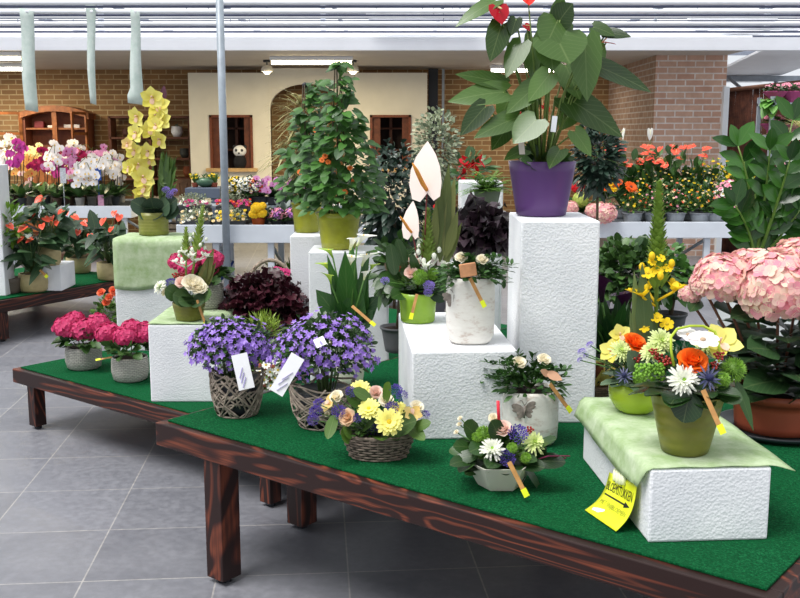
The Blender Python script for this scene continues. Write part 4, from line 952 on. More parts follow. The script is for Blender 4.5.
def sign_text(txt, u0, u1, v0, v1, name, mat=INK):
    cu = bpy.data.curves.new('writing', 'FONT'); cu.body = txt; cu.resolution_u = 2; to = bpy.data.objects.new('tmp', cu); COL.objects.link(to); bpy.context.view_layer.update()
    me = bpy.data.meshes.new_from_object(to.evaluated_get(bpy.context.evaluated_depsgraph_get())); bpy.data.objects.remove(to)
    xs = [q.co.x for q in me.vertices]; ys = [q.co.y for q in me.vertices]; x0, x1, y0, y1 = min(xs), max(xs), min(ys), max(ys)
    for q in me.vertices: q.co = sg(u0 + (u1 - u0) * (q.co.x - x0) / (x1 - x0), v1 - (v1 - v0) * (q.co.y - y0) / (y1 - y0), .0018)
    me.materials.clear(); me.materials.append(mat); ob = bpy.data.objects.new(name, me); COL.objects.link(ob); ob.parent = t
sign_text('BLOEMSTUKKEN', .06, .94, .16, .34, 'lettering'); sign_text('MET SNIJBLOEMEN', .1, .92, .56, .7, 'lettering', plain((150, 150, 40), .6))
b = MB(); b.add([sg(u, v, .0018) for (u, v) in ((.08, .42), (.78, .42), (.78, .455), (.08, .455))], [(0, 1, 2, 3)]); b.add([sg(u, v, .0018) for (u, v) in ((.76, .38), (.93, .437), (.76, .50))], [(0, 1, 2)]); b.build('arrow', INK, t, False)
b = MB()
for k in range(4):
    u = .3 + k * .1; z0 = sg(u, -.09 + .015 * abs(k - 1.5), .008); z1 = sg(u + .03, .13 + (.02 if k in (1, 2) else 0), .007); b.tube([z0, (z0 + z1) / 2 + V((0, -.002, .001)), z1], [.007, .0085, .0065], 8)
b.build('printed_hand', plain((226, 232, 190), .5, .03), t)
b = MB(); b.add([sg(u, v, .0019) for (u, v) in ((.1, .84), (.2, .79), (.38, .74), (.4, .78), (.3, .88), (.12, .9))], [(0, 1, 2, 3, 4, 5)]); b.build('white_patch', plain((240, 240, 236), .5, .02), t, False)

GLX = MB()
# --- hexagonal white bowl in front
p, r = place(502, 492, ZN, 24); t = thing('flower_arrangement', 'arrangement with a red stick in a low white six-sided bowl', 'flower arrangement', p); m = mpp(p)
h = zat(p, 459) - p.z; b = MB(); b.lathe([(22 * m, 0), (37 * m, h), (35 * m, h), (32 * m, h * .8)], 6); o = b.build('bowl', plain((206, 204, 190), .5, .04, 12), t, False, .002)
b = MB(); b.lathe([(31 * m, h * .8 - .003), (31 * m, h * .82)], 6); b.build('soil', SOIL, t); top = V((0, 0, h * .8)); b = MB()
for (x0, y0, x1, y1, w_) in ((485, 450, 452, 446, 22), (480, 440, 462, 422, 24), (478, 455, 456, 460, 16), (482, 462, 466, 474, 16), (525, 458, 548, 450, 20), (520, 464, 545, 468, 18), (530, 450, 558, 438, 16), (500, 440, 490, 418, 20), (515, 462, 520, 482, 14), (505, 450, 515, 425, 18), (488, 445, 470, 452, 20), (530, 462, 566, 462, 20), (524, 466, 540, 490, 14), (478, 462, 470, 466, 20)): lpx(b, t, (x0, y0), (x1, y1), w_, U(-.06, .02), U(-.1, 0), ROUND, .25, (0, -.6, .8))
for k in range(16): a = k * 2.4; b.leaf(top, (math.cos(a), math.sin(a), U(.1, .5)), U(.08, .13), .06, .4, ROUND, .12)
b.build('leaves', GALAX, t); dome(GLX, top + V((0, 0, .02)), .1, .03, 46, .07, .045, ROUND, .6, lo=-.1, inner=.8, ry=.085); GLX.build('low_leaves', GALAX, t); b = MB(); dome(b, top + V((0, 0, .03)), .09, .05, 300, .03, .009, SMALL, .1, ry=.07)
b.build('filler_greens', LF(GR3), t); start_stems(); c = top
put(t, pr_white_chrys, 492, 449, 26, -.07, (-.1, -.8, .6), stem_to=c); put(t, pr_green_chrys, 534, 443, 27, -.04, (.2, -.6, .8), stem_to=c); put(t, pr_rose_pink, 502, 428, 22, -.03, (0, -.5, .9), stem_to=c)
put(t, pr_stat, 518, 434, 20, -.05, stem_to=c); put(t, pr_stat, 507, 458, 17, -.08, (0, -.9, .5), stem_to=c); put(t, pr_rose_cream, 494, 418, 12, .02, stem_to=c); put(t, pr_green_ball, 484, 434, 18, -.03, stem_to=c); put(t, pr_green_ball, 476, 438, 12, -.03, stem_to=c); put(t, pr_berries, 530, 430, 9, -.02, stem_to=c); put(t, pr_green_ball, 512, 448, 12, -.07, stem_to=c); put(t, pr_green_ball, 526, 458, 12, -.07, stem_to=c)
for (px, py) in ((459, 424), (456, 432), (460, 418)): put(t, pr_rose_cream, px, py, 6, .0, (-.5, -.4, .8), stem_to=c)
end_stems(t)
b = MB(); b.tube([loc_of(t, 499, 425, -.02), loc_of(t, 498, 401, -.02)], .005, 6); b.build('red_stick', plain((214, 40, 60), .4), t)
b = MB()
for (q0, q1, q2) in (((530, 462), (548, 456), (570, 456)), ((535, 464), (552, 462), (566, 458))): b.tube([loc_of(t, *q0, -.04), loc_of(t, *q1, -.06), loc_of(t, *q2, -.04)], .0022, 5)
b.build('purple_twigs', plain((130, 40, 80), .5), t)
stick(t, loc_of(t, 509, 462, -.12), loc_of(t, 526, 495, -.14), .013)

# --- butterfly vases
VM = NT('whitewashed_ceramic'); o_ = VM.obj(); n1 = VM.noise(12, 5, .7, VM.map(o_, scale=(1, 1, 2.5))); n2 = VM.noise(90, 3)
VM.col(VM.ramp(n1, [(.36, srgb((196, 180, 168))), (.47, srgb((226, 222, 214))), (.7, srgb((236, 233, 226)))])); VM.rough(.6); VM.bump(n2, .25, .004)
def butterfly(t, c, s, tilt=.2, mat=None):
    b = MB(); n = V((0, -1, 0))
    for sx in (-1, 1):
        for (dx, dz, L, W) in ((.95, .62, 1.0, .52), (1.0, .2, .85, .35), (.55, -.75, .72, .5), (.8, -.3, .6, .35)):
            d = V((sx * dx * math.cos(tilt) - dz * math.sin(tilt) * 0 + 0, 0, dz + sx * dx * math.sin(tilt))); b.leaf(V(c) + V((sx * .05 * s, -.004, 0)), d, L * s, W * s, 0, ROUND, -.25, n)
    b.tube([V(c) + V((-.02 * s, -.007, -.55 * s)), V(c) + V((.02 * s, -.009, .4 * s))], .07 * s, 6)
    for sx in (-1, 1): b.tube([V(c) + V((0, -.008, .4 * s)), V(c) + V((sx * .2 * s, -.008, .75 * s)), V(c) + V((sx * .35 * s, -.006, .8 * s))], .03 * s, 5)
    return b.build('butterfly_relief', plain((150, 138, 130), .7, .2, 60, .3), t, label='raised butterfly')
VFOL = leafm((40, 80, 36), (78, 122, 58), .42)
def vase(label, px, pyb, pyt, z, rpx, sq, bf, roses, leavesbox, bulge=1.0):
    p, r = place(px, pyb, z, rpx * .86); t = thing('flower_vase', label, 'vase', p, 'whitewashed butterfly vases'); m = mpp(p); h = zat(p, pyt) - p.z; R_ = rpx * m
    bellied(t, [(R_ * .72, 0), (R_ * .86, h * .04), (R_ * .97, h * .13), (R_ * bulge, h * .4), (R_ * bulge, h * .8), (R_ * .97, h * .94), (R_ * .9, h), (R_ * .84, h), (R_ * .84, h * .92)], VM.m, 'vase_body', 40, sq, (R_ * .83, h * .94))
    bx, by, bs = bf; q = loc_of(t, bx, by); q.y = -math.sqrt(max(.0001, (R_ * bulge) ** 2 - q.x ** 2)) - .003; butterfly(t, q, bs * m)
    x0, x1, y0, y1 = leavesbox; b = MB(); sb = MB(); top = V((0, 0, h))
    for k in range(34):
        tx = U(x0, x1); ty = U(y0, y1) + abs(tx - (x0 + x1) / 2) / (x1 - x0) * 14; e_ = loc_of(t, tx, ty, U(-.11, .08)); mid = top * .5 + e_ * .5 + V((0, 0, .03)); sb.tube([top, mid, e_], .0016, 4)
        for j in range(8):
            u = .35 + .65 * j / 7; q = top.lerp(mid, min(1, u * 2)) if u < .5 else mid.lerp(e_, (u - .5) * 2)
            for sgn in (-1, 1): b.leaf(q, (e_ - top).normalized() + V((sgn * U(.4, 1), U(-.8, .2), U(-.2, .6))), U(.022, .034), U(.012, .017), .3, OVAL, .15)
    dome(b, top + V((0, -.01, .005)), R_ * 1.25, .045, 150, .032, .015, OVAL, .5, lo=-.2, inner=.6)
    b.build('foliage', VFOL, t); sb.build('stems', STEMG, t)
    for (rx, ry, rs) in roses: put(t, pr_rose_cream, rx, ry, rs, -.06, (0, -.6, .8))
    return t, m, h
t, m, h = vase('tall whitewashed vase with butterfly standing on the central block', 471, 345, 276, ZBk + .001, 24, 3.2, (453, 296, 12), ((461, 257, 14), (482, 259, 14)), (438, 512, 250, 285))
stick(t, loc_of(t, 470, 278, -.12), loc_of(t, 484, 306, -.12), .012)
b = MB(); b.box(loc_of(t, 468, 270, -.13), (.055, .012, .045), (1, 0, .15)); b.build('cork_piece', plain((196, 140, 100), .8, .15, 40), t, False, .003)
t, m, h = vase('whitewashed vase with large butterfly standing on the turf', 532, 447, 388, ZN, 27, 3.2, (521, 403, 13), ((519, 362, 15), (544, 359, 15)), (482, 570, 352, 385))
b = MB(); lpx(b, t, (545, 372), (562, 380), 10, -.1, -.12, OVAL, .1); lpx(b, t, (550, 376), (540, 370), 8, -.1, -.12, OVAL, .1); b.build('dried_leaf', plain((196, 150, 120), .7), t)
stick(t, loc_of(t, 550, 384, -.12), loc_of(t, 570, 411, -.1), .013)

# --- green cylinder with pink anthuriums on the central block
p, r = place(418, 324, ZBk + .001, 17); t = thing('flower_arrangement', 'arrangement with two pale pink anthuriums in a lime cylinder pot', 'flower arrangement', p); m = mpp(p); h = zat(p, 292) - p.z
pot_part(t, 17 * m, 19 * m, h, plain((132, 168, 50), .25, .05), n=36); top = V((0, 0, h)); b = MB()
for (x0, y0, x1, y1, w_) in ((405, 285, 380, 275, 16), (410, 290, 392, 298, 18), (418, 292, 405, 302, 20), (428, 290, 446, 298, 20), (425, 280, 445, 268, 16), (400, 280, 386, 258, 12), (412, 280, 400, 262, 14), (420, 285, 410, 250, 10), (395, 275, 390, 240, 14), (406, 270, 396, 236, 12), (436, 285, 448, 275, 18), (400, 286, 384, 290, 14)): lpx(b, t, (x0, y0), (x1, y1), w_, U(-.06, .02), U(-.09, .02), ROUND, .2)
for k in range(12): a = k * 2.4; b.leaf(top, (math.cos(a), math.sin(a), U(.2, .7)), U(.08, .12), .055, .4, ROUND, .12)
b.build('leaves', GALAX, t); b = MB(); dome(b, top + V((0, 0, .03)), .075, .05, 200, .03, .009, SMALL, .1); b.build('filler_greens', LF(GR3), t)
b = MB()
for (x0, y0, x1, y1, w_) in ((440, 262, 449, 162, 15), (444, 255, 455, 175, 12), (436, 258, 441, 185, 12), (446, 258, 458, 210, 11), (434, 255, 436, 200, 9), (442, 270, 462, 222, 10), (430, 264, 424, 222, 9), (440, 262, 445, 200, 14)): lpx(b, t, (x0, y0), (x1, y1), w_, .0, U(-.02, .03), LANCE, .0)
b.build('spear_leaves', leafm((92, 112, 46), (128, 132, 70), .5, .2, .2), t); start_stems(); c = top
for (px, py, s_, st_) in ((427, 177, 34, 1), (412, 224, 22, 1)):
    q = loc_of(t, px, py, -.03); s = s_ * m * 1.08
    o = flower(pr_anth_pink, t, q, (-.55 if s_ > 30 else -.85, -.8, .15), (s * .92, s * .92, s * .92), roll=.12); STEMB.tube([q + V((0, .004, -.3 * s)), (q + c) / 2 + V((.01, 0, 0)), c], .0026, 5)
end_stems(t, plain((120, 40, 44), .5)); 
a_ = loc_of(t, 427, 285, 0); e_ = loc_of(t, 428, 210, 0); L = (e_ - a_).length; flower(P_spike('starflower_spike', (130, 160, 60), (246, 248, 236), 1, 90, .3, .11), t, a_, e_ - a_, L, .4)
put(t, pr_rose_pink, 411, 272, 15, -.05, stem_to=c); put(t, pr_rose_pink, 413, 262, 14, -.02, stem_to=c); put(t, pr_green_ball, 420, 277, 17, -.06, stem_to=c); put(t, pr_green_ball, 433, 274, 13, -.04, stem_to=c); put(t, pr_berries, 397, 267, 12, -.02, stem_to=c)
for (px, py, s_) in ((429, 286, 12), (428, 293, 9), (385, 281, 9)): put(t, pr_stat_l, px, py, s_, -.08, stem_to=c)
end_stems(t)
stick(t, loc_of(t, 417, 294, -.09), loc_of(t, 411, 318, -.1), .011)

# --- white calla in a cream pot
p = aty(349, 340, 3.95); p.z = ZN; t = thing('calla_plant', 'white calla lily plant in a cream pot behind the twig baskets', 'plant', p); m = mpp(p); h = zat(p, 341) - p.z
pot_part(t, 13 * m, 19 * m, h, plain((222, 218, 200), .5), rim=.01); b = MB(); bunch(b, (0, 0, h * .9), 40, .03, .0, .5); b = MB()
for (x0, y0, x1, y1, w_, dr) in ((345, 335, 340, 300, 22, 0), (346, 335, 336, 275, 26, .1), (345, 330, 312, 283, 26, .3), (350, 330, 352, 240, 16, 0), (348, 330, 345, 250, 22, 0), (356, 335, 366, 262, 18, 0), (352, 330, 383, 288, 26, .4), (354, 332, 376, 305, 22, .4), (346, 338, 313, 310, 14, .5), (348, 330, 307, 262, 10, .9), (344, 334, 322, 300, 18, .3), (352, 330, 360, 285, 22, 0), (350, 332, 370, 250, 12, 0), (348, 336, 328, 325, 16, .5), (356, 338, 374, 330, 16, .6), (350, 338, 350, 300, 24, .0), (346, 330, 326, 250, 12, .1), (352, 335, 357, 310, 24, .1)): lpx(b, t, (x0, y0), (x1, y1), w_, U(-.02, .02), U(-.09, .06), LANCE, dr, cup=.2)
for k in range(10): a = k * 2.4; b.leaf((0, 0, h * .9), (math.cos(a) * .5, math.sin(a) * .5, 1), U(.15, .25), .05, .3, LANCE, .2)
b.build('leaves', leafm((30, 74, 32), (66, 116, 50), .35), t); start_stems()
for (px, py, s_, f_, g) in ((350, 250, 16, (.3, -.2, 1), 0), (357, 246, 16, (.5, -.1, .8), 0), (348, 268, 18, (.3, -.4, .9), 0), (362, 266, 16, (.4, -.1, 1), 0), (333, 258, 12, (-.5, 0, 1), 1), (330, 272, 13, (-.4, -.2, .8), 1), (331, 284, 12, (-.2, -.1, 1), 1), (364, 280, 11, (.2, -.1, 1), 0), (370, 272, 10, (.4, -.1, 1), 1)):
    q = loc_of(t, px, py, U(-.06, .02)); s = s_ * m * .75; flower(pr_calla_g if g else pr_calla_w, t, q, f_, s, PI); STEMB.tube([q, (q + V((0, 0, h))) / 2 + V((0, 0, .02)), (0, 0, h * .9)], .0035, 6)
end_stems(t)
b = MB(); b.box(loc_of(t, 334, 338, -.09), (.03, .003, .065), (1, 0, 0), (0, 1, .2)); o = b.build('plant_card', plain((214, 196, 140), .5), t, False); b = MB(); b.box(loc_of(t, 334, 337, -.0925), (.022, .003, .045), (1, 0, 0), (0, 1, .2)); b.build('card_picture', plain((190, 100, 50), .5, .4, 60), o, False)
stick(t, loc_of(t, 352, 306, -.1), loc_of(t, 374, 325, -.13), .012)
b = MB(); dome(b, (0, 0, h * .92), 17 * m, .02, 260, .02, .004, SMALL, .2, lo=.0, inner=.2); b.build('moss', leafm((150, 160, 70), (176, 180, 96), .8, .1, 0), t)

# --- wicker basket of yellow and purple flowers
p, r = place(378, 463, ZN, 26); t = thing('flower_arrangement', 'grey wicker basket of pale yellow and purple flowers on the turf edge', 'flower arrangement', p); m = mpp(p); h = zat(p, 431) - p.z
WG = plain((124, 110, 98), .8, .2, 50, .3); b = MB(); b.lathe([(27 * m, 0), (33 * m, h * .5), (36 * m, h)], 40); b.v = [(x, y_ * .75, z) for (x, y_, z) in b.v]; o = b.build('liner', plain((60, 52, 46), .8), t)
b = MB(); rows = 9
for k in range(rows):
    z = h * (k + .5) / rows; R_ = (27 + 9.5 * (k + .5) / rows) * m + .002; n = 56
    b.tube([(math.cos(2 * PI * j / n) * (R_ + .003 * math.sin(j * PI * .5 + k * PI)), math.sin(2 * PI * j / n) * (R_ * .75 + .003 * math.sin(j * PI * .5 + k * PI)), z + U(-.0008, .0008)) for j in range(n + 1)], .0036, 5)
for j in range(28):
    a = 2 * PI * j / 28; b.tube([(math.cos(a) * 27 * m, math.sin(a) * 27 * m * .75, 0), (math.cos(a) * 37 * m, math.sin(a) * 37 * m * .75, h)], .0026, 5)
b.tube([(math.cos(2 * PI * j / 40) * 37 * m, math.sin(2 * PI * j / 40) * 37 * m * .75, h) for j in range(41)], .005, 6); b.build('wickerwork', WG, t)
top = V((0, 0, h * .8)); b = MB()
for (x0, y0, x1, y1, w_) in ((370, 405, 345, 395, 26), (388, 432, 418, 420, 28), (352, 435, 342, 428, 18), (362, 430, 375, 422, 14), (410, 430, 432, 422, 14), (335, 415, 328, 438, 12), (385, 402, 390, 380, 12), (372, 400, 352, 390, 16), (405, 425, 424, 440, 14), (350, 438, 340, 432, 22), (340, 410, 330, 398, 10)): lpx(b, t, (x0, y0), (x1, y1), w_, U(-.07, -.03), U(-.12, -.06), ROUND, .2, (0, -.6, .8))
for k in range(18): a = k * 2.4; b.leaf(top, (math.cos(a), math.sin(a) * .7, U(.2, .8)), U(.08, .13), .055, .4, ROUND, .12)
b.build('leaves', leafm((58, 92, 32), (96, 132, 50), .4), t); b = MB(); dome(b, top + V((0, 0, .03)), .12, .075, 300, .03, .009, SMALL, .1, ry=.09); b.build('filler_greens', LF(GR1), t); start_stems(); c = top
put(t, pr_yel_gerb, 389, 422, 28, -.11, (0, -.9, .45), stem_to=c); put(t, pr_yel_gerb, 369, 409, 23, -.08, (0, -.7, .7), stem_to=c); put(t, pr_yel_gerb, 360, 389, 20, .0, stem_to=c); put(t, pr_yel_gerb, 398, 410, 18, -.03, stem_to=c)
put(t, pr_rose_peach, 347, 417, 19, -.06, (-.3, -.7, .6), stem_to=c); put(t, pr_rose_cream, 386, 400, 16, -.03, stem_to=c); put(t, pr_rose_pink, 376, 392, 16, .02, stem_to=c); put(t, pr_rose_cream, 336, 396, 15, .0, (-.4, -.5, .8), stem_to=c); put(t, pr_rose_cream, 417, 406, 15, -.02, (.4, -.6, .7), stem_to=c)
for (px, py, s_) in ((372, 430, 18), (339, 412, 15), (337, 419, 12), (358, 418, 10), (392, 408, 14), (396, 390, 13), (402, 396, 12), (351, 392, 12), (316, 412, 14), (313, 420, 12), (319, 404, 12), (425, 415, 10)): put(t, pr_stat, px, py, s_, U(-.08, -.02) if 330 < px < 410 else -.02, stem_to=c)
put(t, pr_cymb_c, 330, 404, 22, .0, (-.5, -.5, .6), stem_to=c); put(t, pr_cymb_c, 412, 414, 22, -.05, (.4, -.7, .5), stem_to=c); put(t, pr_rose_cream, 327, 414, 6, 0, stem_to=c)
end_stems(t)

# --- twig balls with campanula
def campanula(label, px, pyb, rbpx, rtpx, pyt, dom, seed, tags, extra=()):
    random.seed(seed); p, r = place(px, pyb, ZN, rbpx); t = thing('campanula_basket', label, 'plant', p, 'twig baskets of purple bellflowers'); m = mpp(p); h = zat(p, pyt) - p.z; rt = rtpx * m; rb = rbpx * m
    b = MB(); b.lathe([(rb * .8, .004), (rb * 1.05, h * .2), (rt * .92, h * .85), (rt * .86, h * .86), (rt * .8, h * .8)], 24); b.build('liner_pot', plain((44, 46, 52), .4), t)
    b = MB()
    def prof(z): q = z / h; return (rb + (rt - rb) * q ** .8) * (1 + .06 * math.sin(q * PI)) + .004
    for k in range(84):
        a0 = U(0, 6.28); a1 = a0 + random.choice((-1, 1)) * U(.5, 1.9); z0 = U(0, .5) * h * (k % 3 > 0); z1 = min(h, z0 + U(.35, 1) * h); nn = 8; off = U(0, .006)
        b.tube([(math.cos(a0 + (a1 - a0) * j / nn) * (prof(z0 + (z1 - z0) * j / nn) + off), math.sin(a0 + (a1 - a0) * j / nn) * (prof(z0 + (z1 - z0) * j / nn) + off), z0 + (z1 - z0) * j / nn + .004) for j in range(nn + 1)], U(.0025, .004), 5)
    for z in (.004, h * .3, h * .55, h * .8, h): b.tube([(math.cos(2 * PI * j / 30) * prof(z), math.sin(2 * PI * j / 30) * prof(z), z + .008 * math.sin(j * .7 + z * 90) * (z > .01)) for j in range(31)], .004, 5)
    b.build('twig_weave', plain((160, 146, 132), .8, .25, 40, .3), t)
    cx, cy, rx_, ry_ = dom; c = loc_of(t, cx, cy); rx = rx_ * m; rz = ry_ * m
    b = MB(); dome(b, c, rx * .98, rz * .98, 1500, .024, .014, OVAL, .3, lo=-.4, ry=rx * .8); stems(b, (c.x, c.y, h * .6), 30, rx * .5, c.z - h * .6 + rz * .5); b.build('foliage', LF(GR1), t)
    for k in range(100):
        z = 1 - 1.35 * (k + .5) / 100; q = math.sqrt(1 - z * z); a = k * 2.39996 
        if math.sin(a) > .5 and z < .7: a = -a
        d = V((q * math.cos(a), q * math.sin(a), z)); r = U(.86, 1.12) + .09 * math.sin(a * 3 + z * 5 + seed); flower(pr_camp, t, c + V((d.x * rx * r, d.y * rx * .8 * r, d.z * rz * r)), d + V((U(-.4, .4), U(-.4, .2), .3)), U(.011, .0155))
    b = MB()
    for k in range(190):
        z = U(-.5, 1); q = math.sqrt(1 - z * z); a = U(PI, 2 * PI); d = V((q * math.cos(a), q * math.sin(a), z)); rr_ = U(.9, 1.08) + .09 * math.sin(a * 3 + z * 5 + seed); q0 = c + V((d.x * rx, d.y * rx * .8, d.z * rz)) * rr_; e = d + V((U(-.5, .5), U(-.5, .5), .3)); 
        x = V((U(-1, 1), U(-1, 1), U(-1, 1))).cross(e).normalized(); y_ = e.normalized().cross(x)
        for j in range(5): an = j * 1.2566; b.leaf(q0, x * math.cos(an) + y_ * math.sin(an) + e.normalized() * .3, .0125, .008, 0, SMALL, .15, e)
    o = b.build('small_bellflowers', petal((138, 98, 200), (178, 148, 226), .25), t); o['kind'] = 'stuff'
    for (xa, ya, xb, yb, w_, dy) in tags:
        q0 = loc_of(t, xa, ya, dy); q1 = loc_of(t, xb, yb, dy - .02); d = (q1 - q0); L = d.length; d.normalize(); b = MB(); nrm = V((.1, -1, .35)); sd = d.cross(nrm).normalized(); mi = (q0 + q1) / 2
        b.box(mi, (L, w_ * m, .001), d, sd); o = b.build('paper_tag', plain((238, 238, 240), .5, .02), t, False, label='white folded paper tag')
        b = MB(); nn_ = d.cross(sd); nn_ = nn_ if nn_.y < 0 else -nn_
        for k in range(3): b.box(mi + nn_ * .0015 + d * (L * (.02 + .14 * k)) + sd * (w_ * m * U(-.15, .15)), (L * .3, w_ * m * .12, .0004), (d + sd * .5).normalized())
        b.build('printed_sketch', plain((150, 140, 190), .5), o, False)
    return t, m, h
campanula('left twig basket of purple bellflowers beside the covered block', 235, 418, 18, 24, 371, (232, 348, 41, 30), 3, ((239, 354, 247, 389, 15, -.17),))
campanula('right twig basket of purple bellflowers behind the wicker basket', 322, 430, 22, 31, 383, (325, 352, 50, 38), 4, ((298, 356, 276, 393, 14, -.15), (318, 338, 322, 346, 10, -.19)))
# daisies between the baskets
p = aty(272, 400, 3.95); p.z = ZN; t = thing('daisy_plant', 'small white daisy plant between the two twig baskets', 'plant', p); m = mpp(p); pot_part(t, .04, .055, .1, plain((150, 84, 56), .6)); c = loc_of(t, 272, 372)
b = MB(); dome(b, c, 20 * m, 22 * m, 260, .03, .011, SMALL, .3, lo=-.5); b.build('foliage', LF(GR3), t)
for (px, py) in ((264, 380), (275, 378), (270, 372), (278, 370), (266, 365), (276, 361), (260, 372), (283, 376), (271, 386), (280, 386)): put(t, pr_small['white'], px, py, 9, -.08)
# sedum tuft behind the left basket
p = aty(263, 345, 4.3); p.z = ZN if (p - N0).dot(nx) > .02 else ZL; t = thing('sedum_plant', 'yellow-green sedum tuft between dark coral bells and bellflowers', 'plant', p); pot_part(t, .05, .065, .12, plain((90, 90, 90), .5)); m = mpp(p); c = loc_of(t, 264, 335)
b = MB(); dome(b, c, 20 * m, 22 * m, 420, .035, .007, SMALL, .0, lo=-.2, up=1); b.build('foliage', leafm((110, 140, 30), (160, 186, 60), .5, .2, 0), t)
b = MB(); b.tube([(0, 0, .1), (c.x, c.y, c.z)], .02, 6); b.build('stem', STEMG, t)
# ================================================================ purple pot anthurium
p, r = place(544, 217, ZC + .001, 24); t = thing('anthurium', 'large red anthurium in a purple pot on the tallest block', 'plant', p); m = mpp(p); h = zat(p, 161) - p.z
pot_part(t, 24.5 * m, 33.5 * m, h, plain((84, 52, 106), .35, .03, 6), n=48); top = V((0, 0, h * .9))
LV = [((557, 38), (570, 64), 46, -.10, 0), ((557, 22), (545, 48), 30, -.06, 0), ((560, 20), (574, 2), 24, -.06, .2), ((558, 20), (562, -6), 16, -.03, 0), ((594, 27), (614, 36), 14, -.02, .3), ((606, 33), (631, 37), 13, -.02, .2),
      ((597, 66), (650, 92), 24, .0, .15), ((585, 40), (587, 99), 27, -.06, .1), ((550, 45), (553, 71), 25, -.1, 0), ((567, 98), (620, 136), 28, .02, .2), ((521, 44), (506, 78), 20, -.05, 0), ((502, 83), (454, 74), 18, -.02, .15), ((503, 92), (448, 102), 22, -.05, .2),
      ((501, 26), (490, 62), 20, -.04, 0), ((495, 1), (458, 26), 15, -.02, .3), ((485, 107), (461, 135), 19, -.08, .1), ((516, 118), (475, 138), 20, -.08, .2), ((536, 120), (513, 144), 27, -.12, 0), ((536, 86), (507, 113), 20, -.07, .1), ((549, 75), (529, 101), 22, -.1, .1),
      ((508, 127), (492, 150), 17, -.02, .1), ((516, 19), (511, 36), 12, -.05, 0), ((533, 38), (533, 84), 15, .02, 0), ((590, 46), (600, 70), 22, .05, .1), ((540, 50), (535, 80), 18, .04, 0), ((575, 132), (590, 155), 16, -.02, .2), ((560, 150), (550, 168), 16, -.1, .3), ((510, 96), (500, 120), 18, .06, .1), ((580, 100), (560, 130), 22, .08, .1), ((530, 100), (520, 130), 18, .06, .1), ((566, 66), (580, 100), 24, .06, 0), ((525, 150), (505, 160), 14, -.05, .3)]
sb = MB(); LM = leafm((38, 66, 20), (98, 134, 62), .26, .25, .35)
for i, (pa, pt, w_, dy, dr) in enumerate(LV):
    b = MB(); a_ = loc_of(t, pa[0], pa[1], dy); lpx(b, t, pa, pt, w_ * 1.25, dy, dy - U(.0, .08), HEART, dr, (U(-.25, .25), -.75, U(.4, .7)), .1)
    b.build('leaf', LM, t, label='broad heart-shaped leaf facing front' if i == 0 else None)
    sb.tube([a_, (a_.x * .45, a_.y * .45 + .02, h + (a_.z - h) * .5), (a_.x * .12, .01 + a_.y * .1, h * .9)], .0032, 5)
AFL = [(pr_anth_red, 499, 12, 27, -.05, (.1, -.8, .5), .1), (pr_anth_br, 528, -2, 28, -.06, (0, -.55, .9), 0), (pr_anth_red, 527, 27, 12, .02, (.3, -.7, .5), .6), (pr_anth_br, 606, 43, 22, -.02, (.1, -.15, 1), 1.3), (pr_anth_br, 545, 107, 14, .05, (0, -.6, .6), .6), (pr_anth_br, 488, 115, 8, .05, (0, -.6, .6), .6), (pr_anth_br, 519, 113, 8, .03, (0, -.6, .6), .2)]
for (pr, px, py, s_, dy, f_, rl) in AFL:
    q = loc_of(t, px, py, dy); flower(pr, t, q, f_, s_ * .5 * m, PI + rl); sb.tube([q, (q.x * .5, q.y * .5 + .02, h + (q.z - h) * .55), (q.x * .1, .01, h * .9)], .0028, 5)
for k in range(10): a = U(0, 6.28); sb.tube([(math.cos(a) * .02, math.sin(a) * .02, h * .9), (math.cos(a) * .06, math.sin(a) * .05, h + U(.12, .3))], .004, 5)
sb.build('leaf_stalks', plain((104, 128, 56), .5, .15), t)
b = MB(); dome(b, top, .09, .05, 26, .07, .05, OVAL, .2); b.build('basal_leaves', LF(GR1), t)
b = MB(); b.box(loc_of(t, 522, 152, -.07), (.02, .003, .085), (1, 0, .1)); b.build('plant_card', plain((222, 210, 200), .5), t, False); b = MB(); b.box(loc_of(t, 554, 124, -.12), (.018, .003, .055), (1, 0, -.1)); b.build('price_label', WHITE, t, False)

# ================================================================ climbing plants
def climber(label, px, pyb, wpx, wb, pyt, z, boxes, seed, flw, extra=()):
    random.seed(seed); p, r = place(px, pyb, z, wb); t = thing('climbing_plant', label, 'plant', p, 'climbing plants in lime pots'); m = mpp(p); h = zat(p, pyt) - p.z
    pot_part(t, wb * m, wpx * m, h, LIMEPOT, rim=.012, n=40); b = MB(); sb = MB()
    for (py0, py1, x0, x1, n) in boxes:
        for k in range(n):
            u = R(); py = py0 + (py1 - py0) * u; cx = (x0 + x1) / 2; hw = (x1 - x0) / 2; dx = U(-1, 1); dyy = math.sqrt(max(0, 1 - dx * dx)) * U(-1, 1)
            q = loc_of(t, cx + dx * hw, py, dyy * hw * m); d = V((dx + U(-.6, .6), dyy * 1 - .3 + U(-.5, .5), U(-.7, .3))); b.leaf(q, d, U(.04, .062), U(.036, .052), .4, HEART, .12, V((dx * .5, -.7, .8)))
            if k % 3 == 0: sb.tube([q, (q.x * .6, q.y * .6, q.z - .03), (q.x * .3, q.y * .3, q.z - .08)], .0014, 4)
    b.build('foliage', leafm((44, 92, 34), (84, 138, 56), .42), t); sb.build('tendrils', STEMG, t)
    zt2 = zat(p, boxes[0][0] + 3) - p.z
    for k in range(3): a = 2.1 * k + .5; b = MB(); b.tube([(math.cos(a) * wb * m * .7, math.sin(a) * wb * m * .7, h * .7), (math.cos(a) * .012, math.sin(a) * .012, zt2)], .0035, 6); b.build('stake', STAKE, t)
    b = MB(); b.ball((0, 0, zt2), .014, 8, 6); b.build('stake_cap', DARKM, t)
    for (fx_, fy_) in flw: put(t, pr_small['orange'], fx_, fy_, 6, -hwf * m if False else -.12, (0, -.8, .4))
    return t
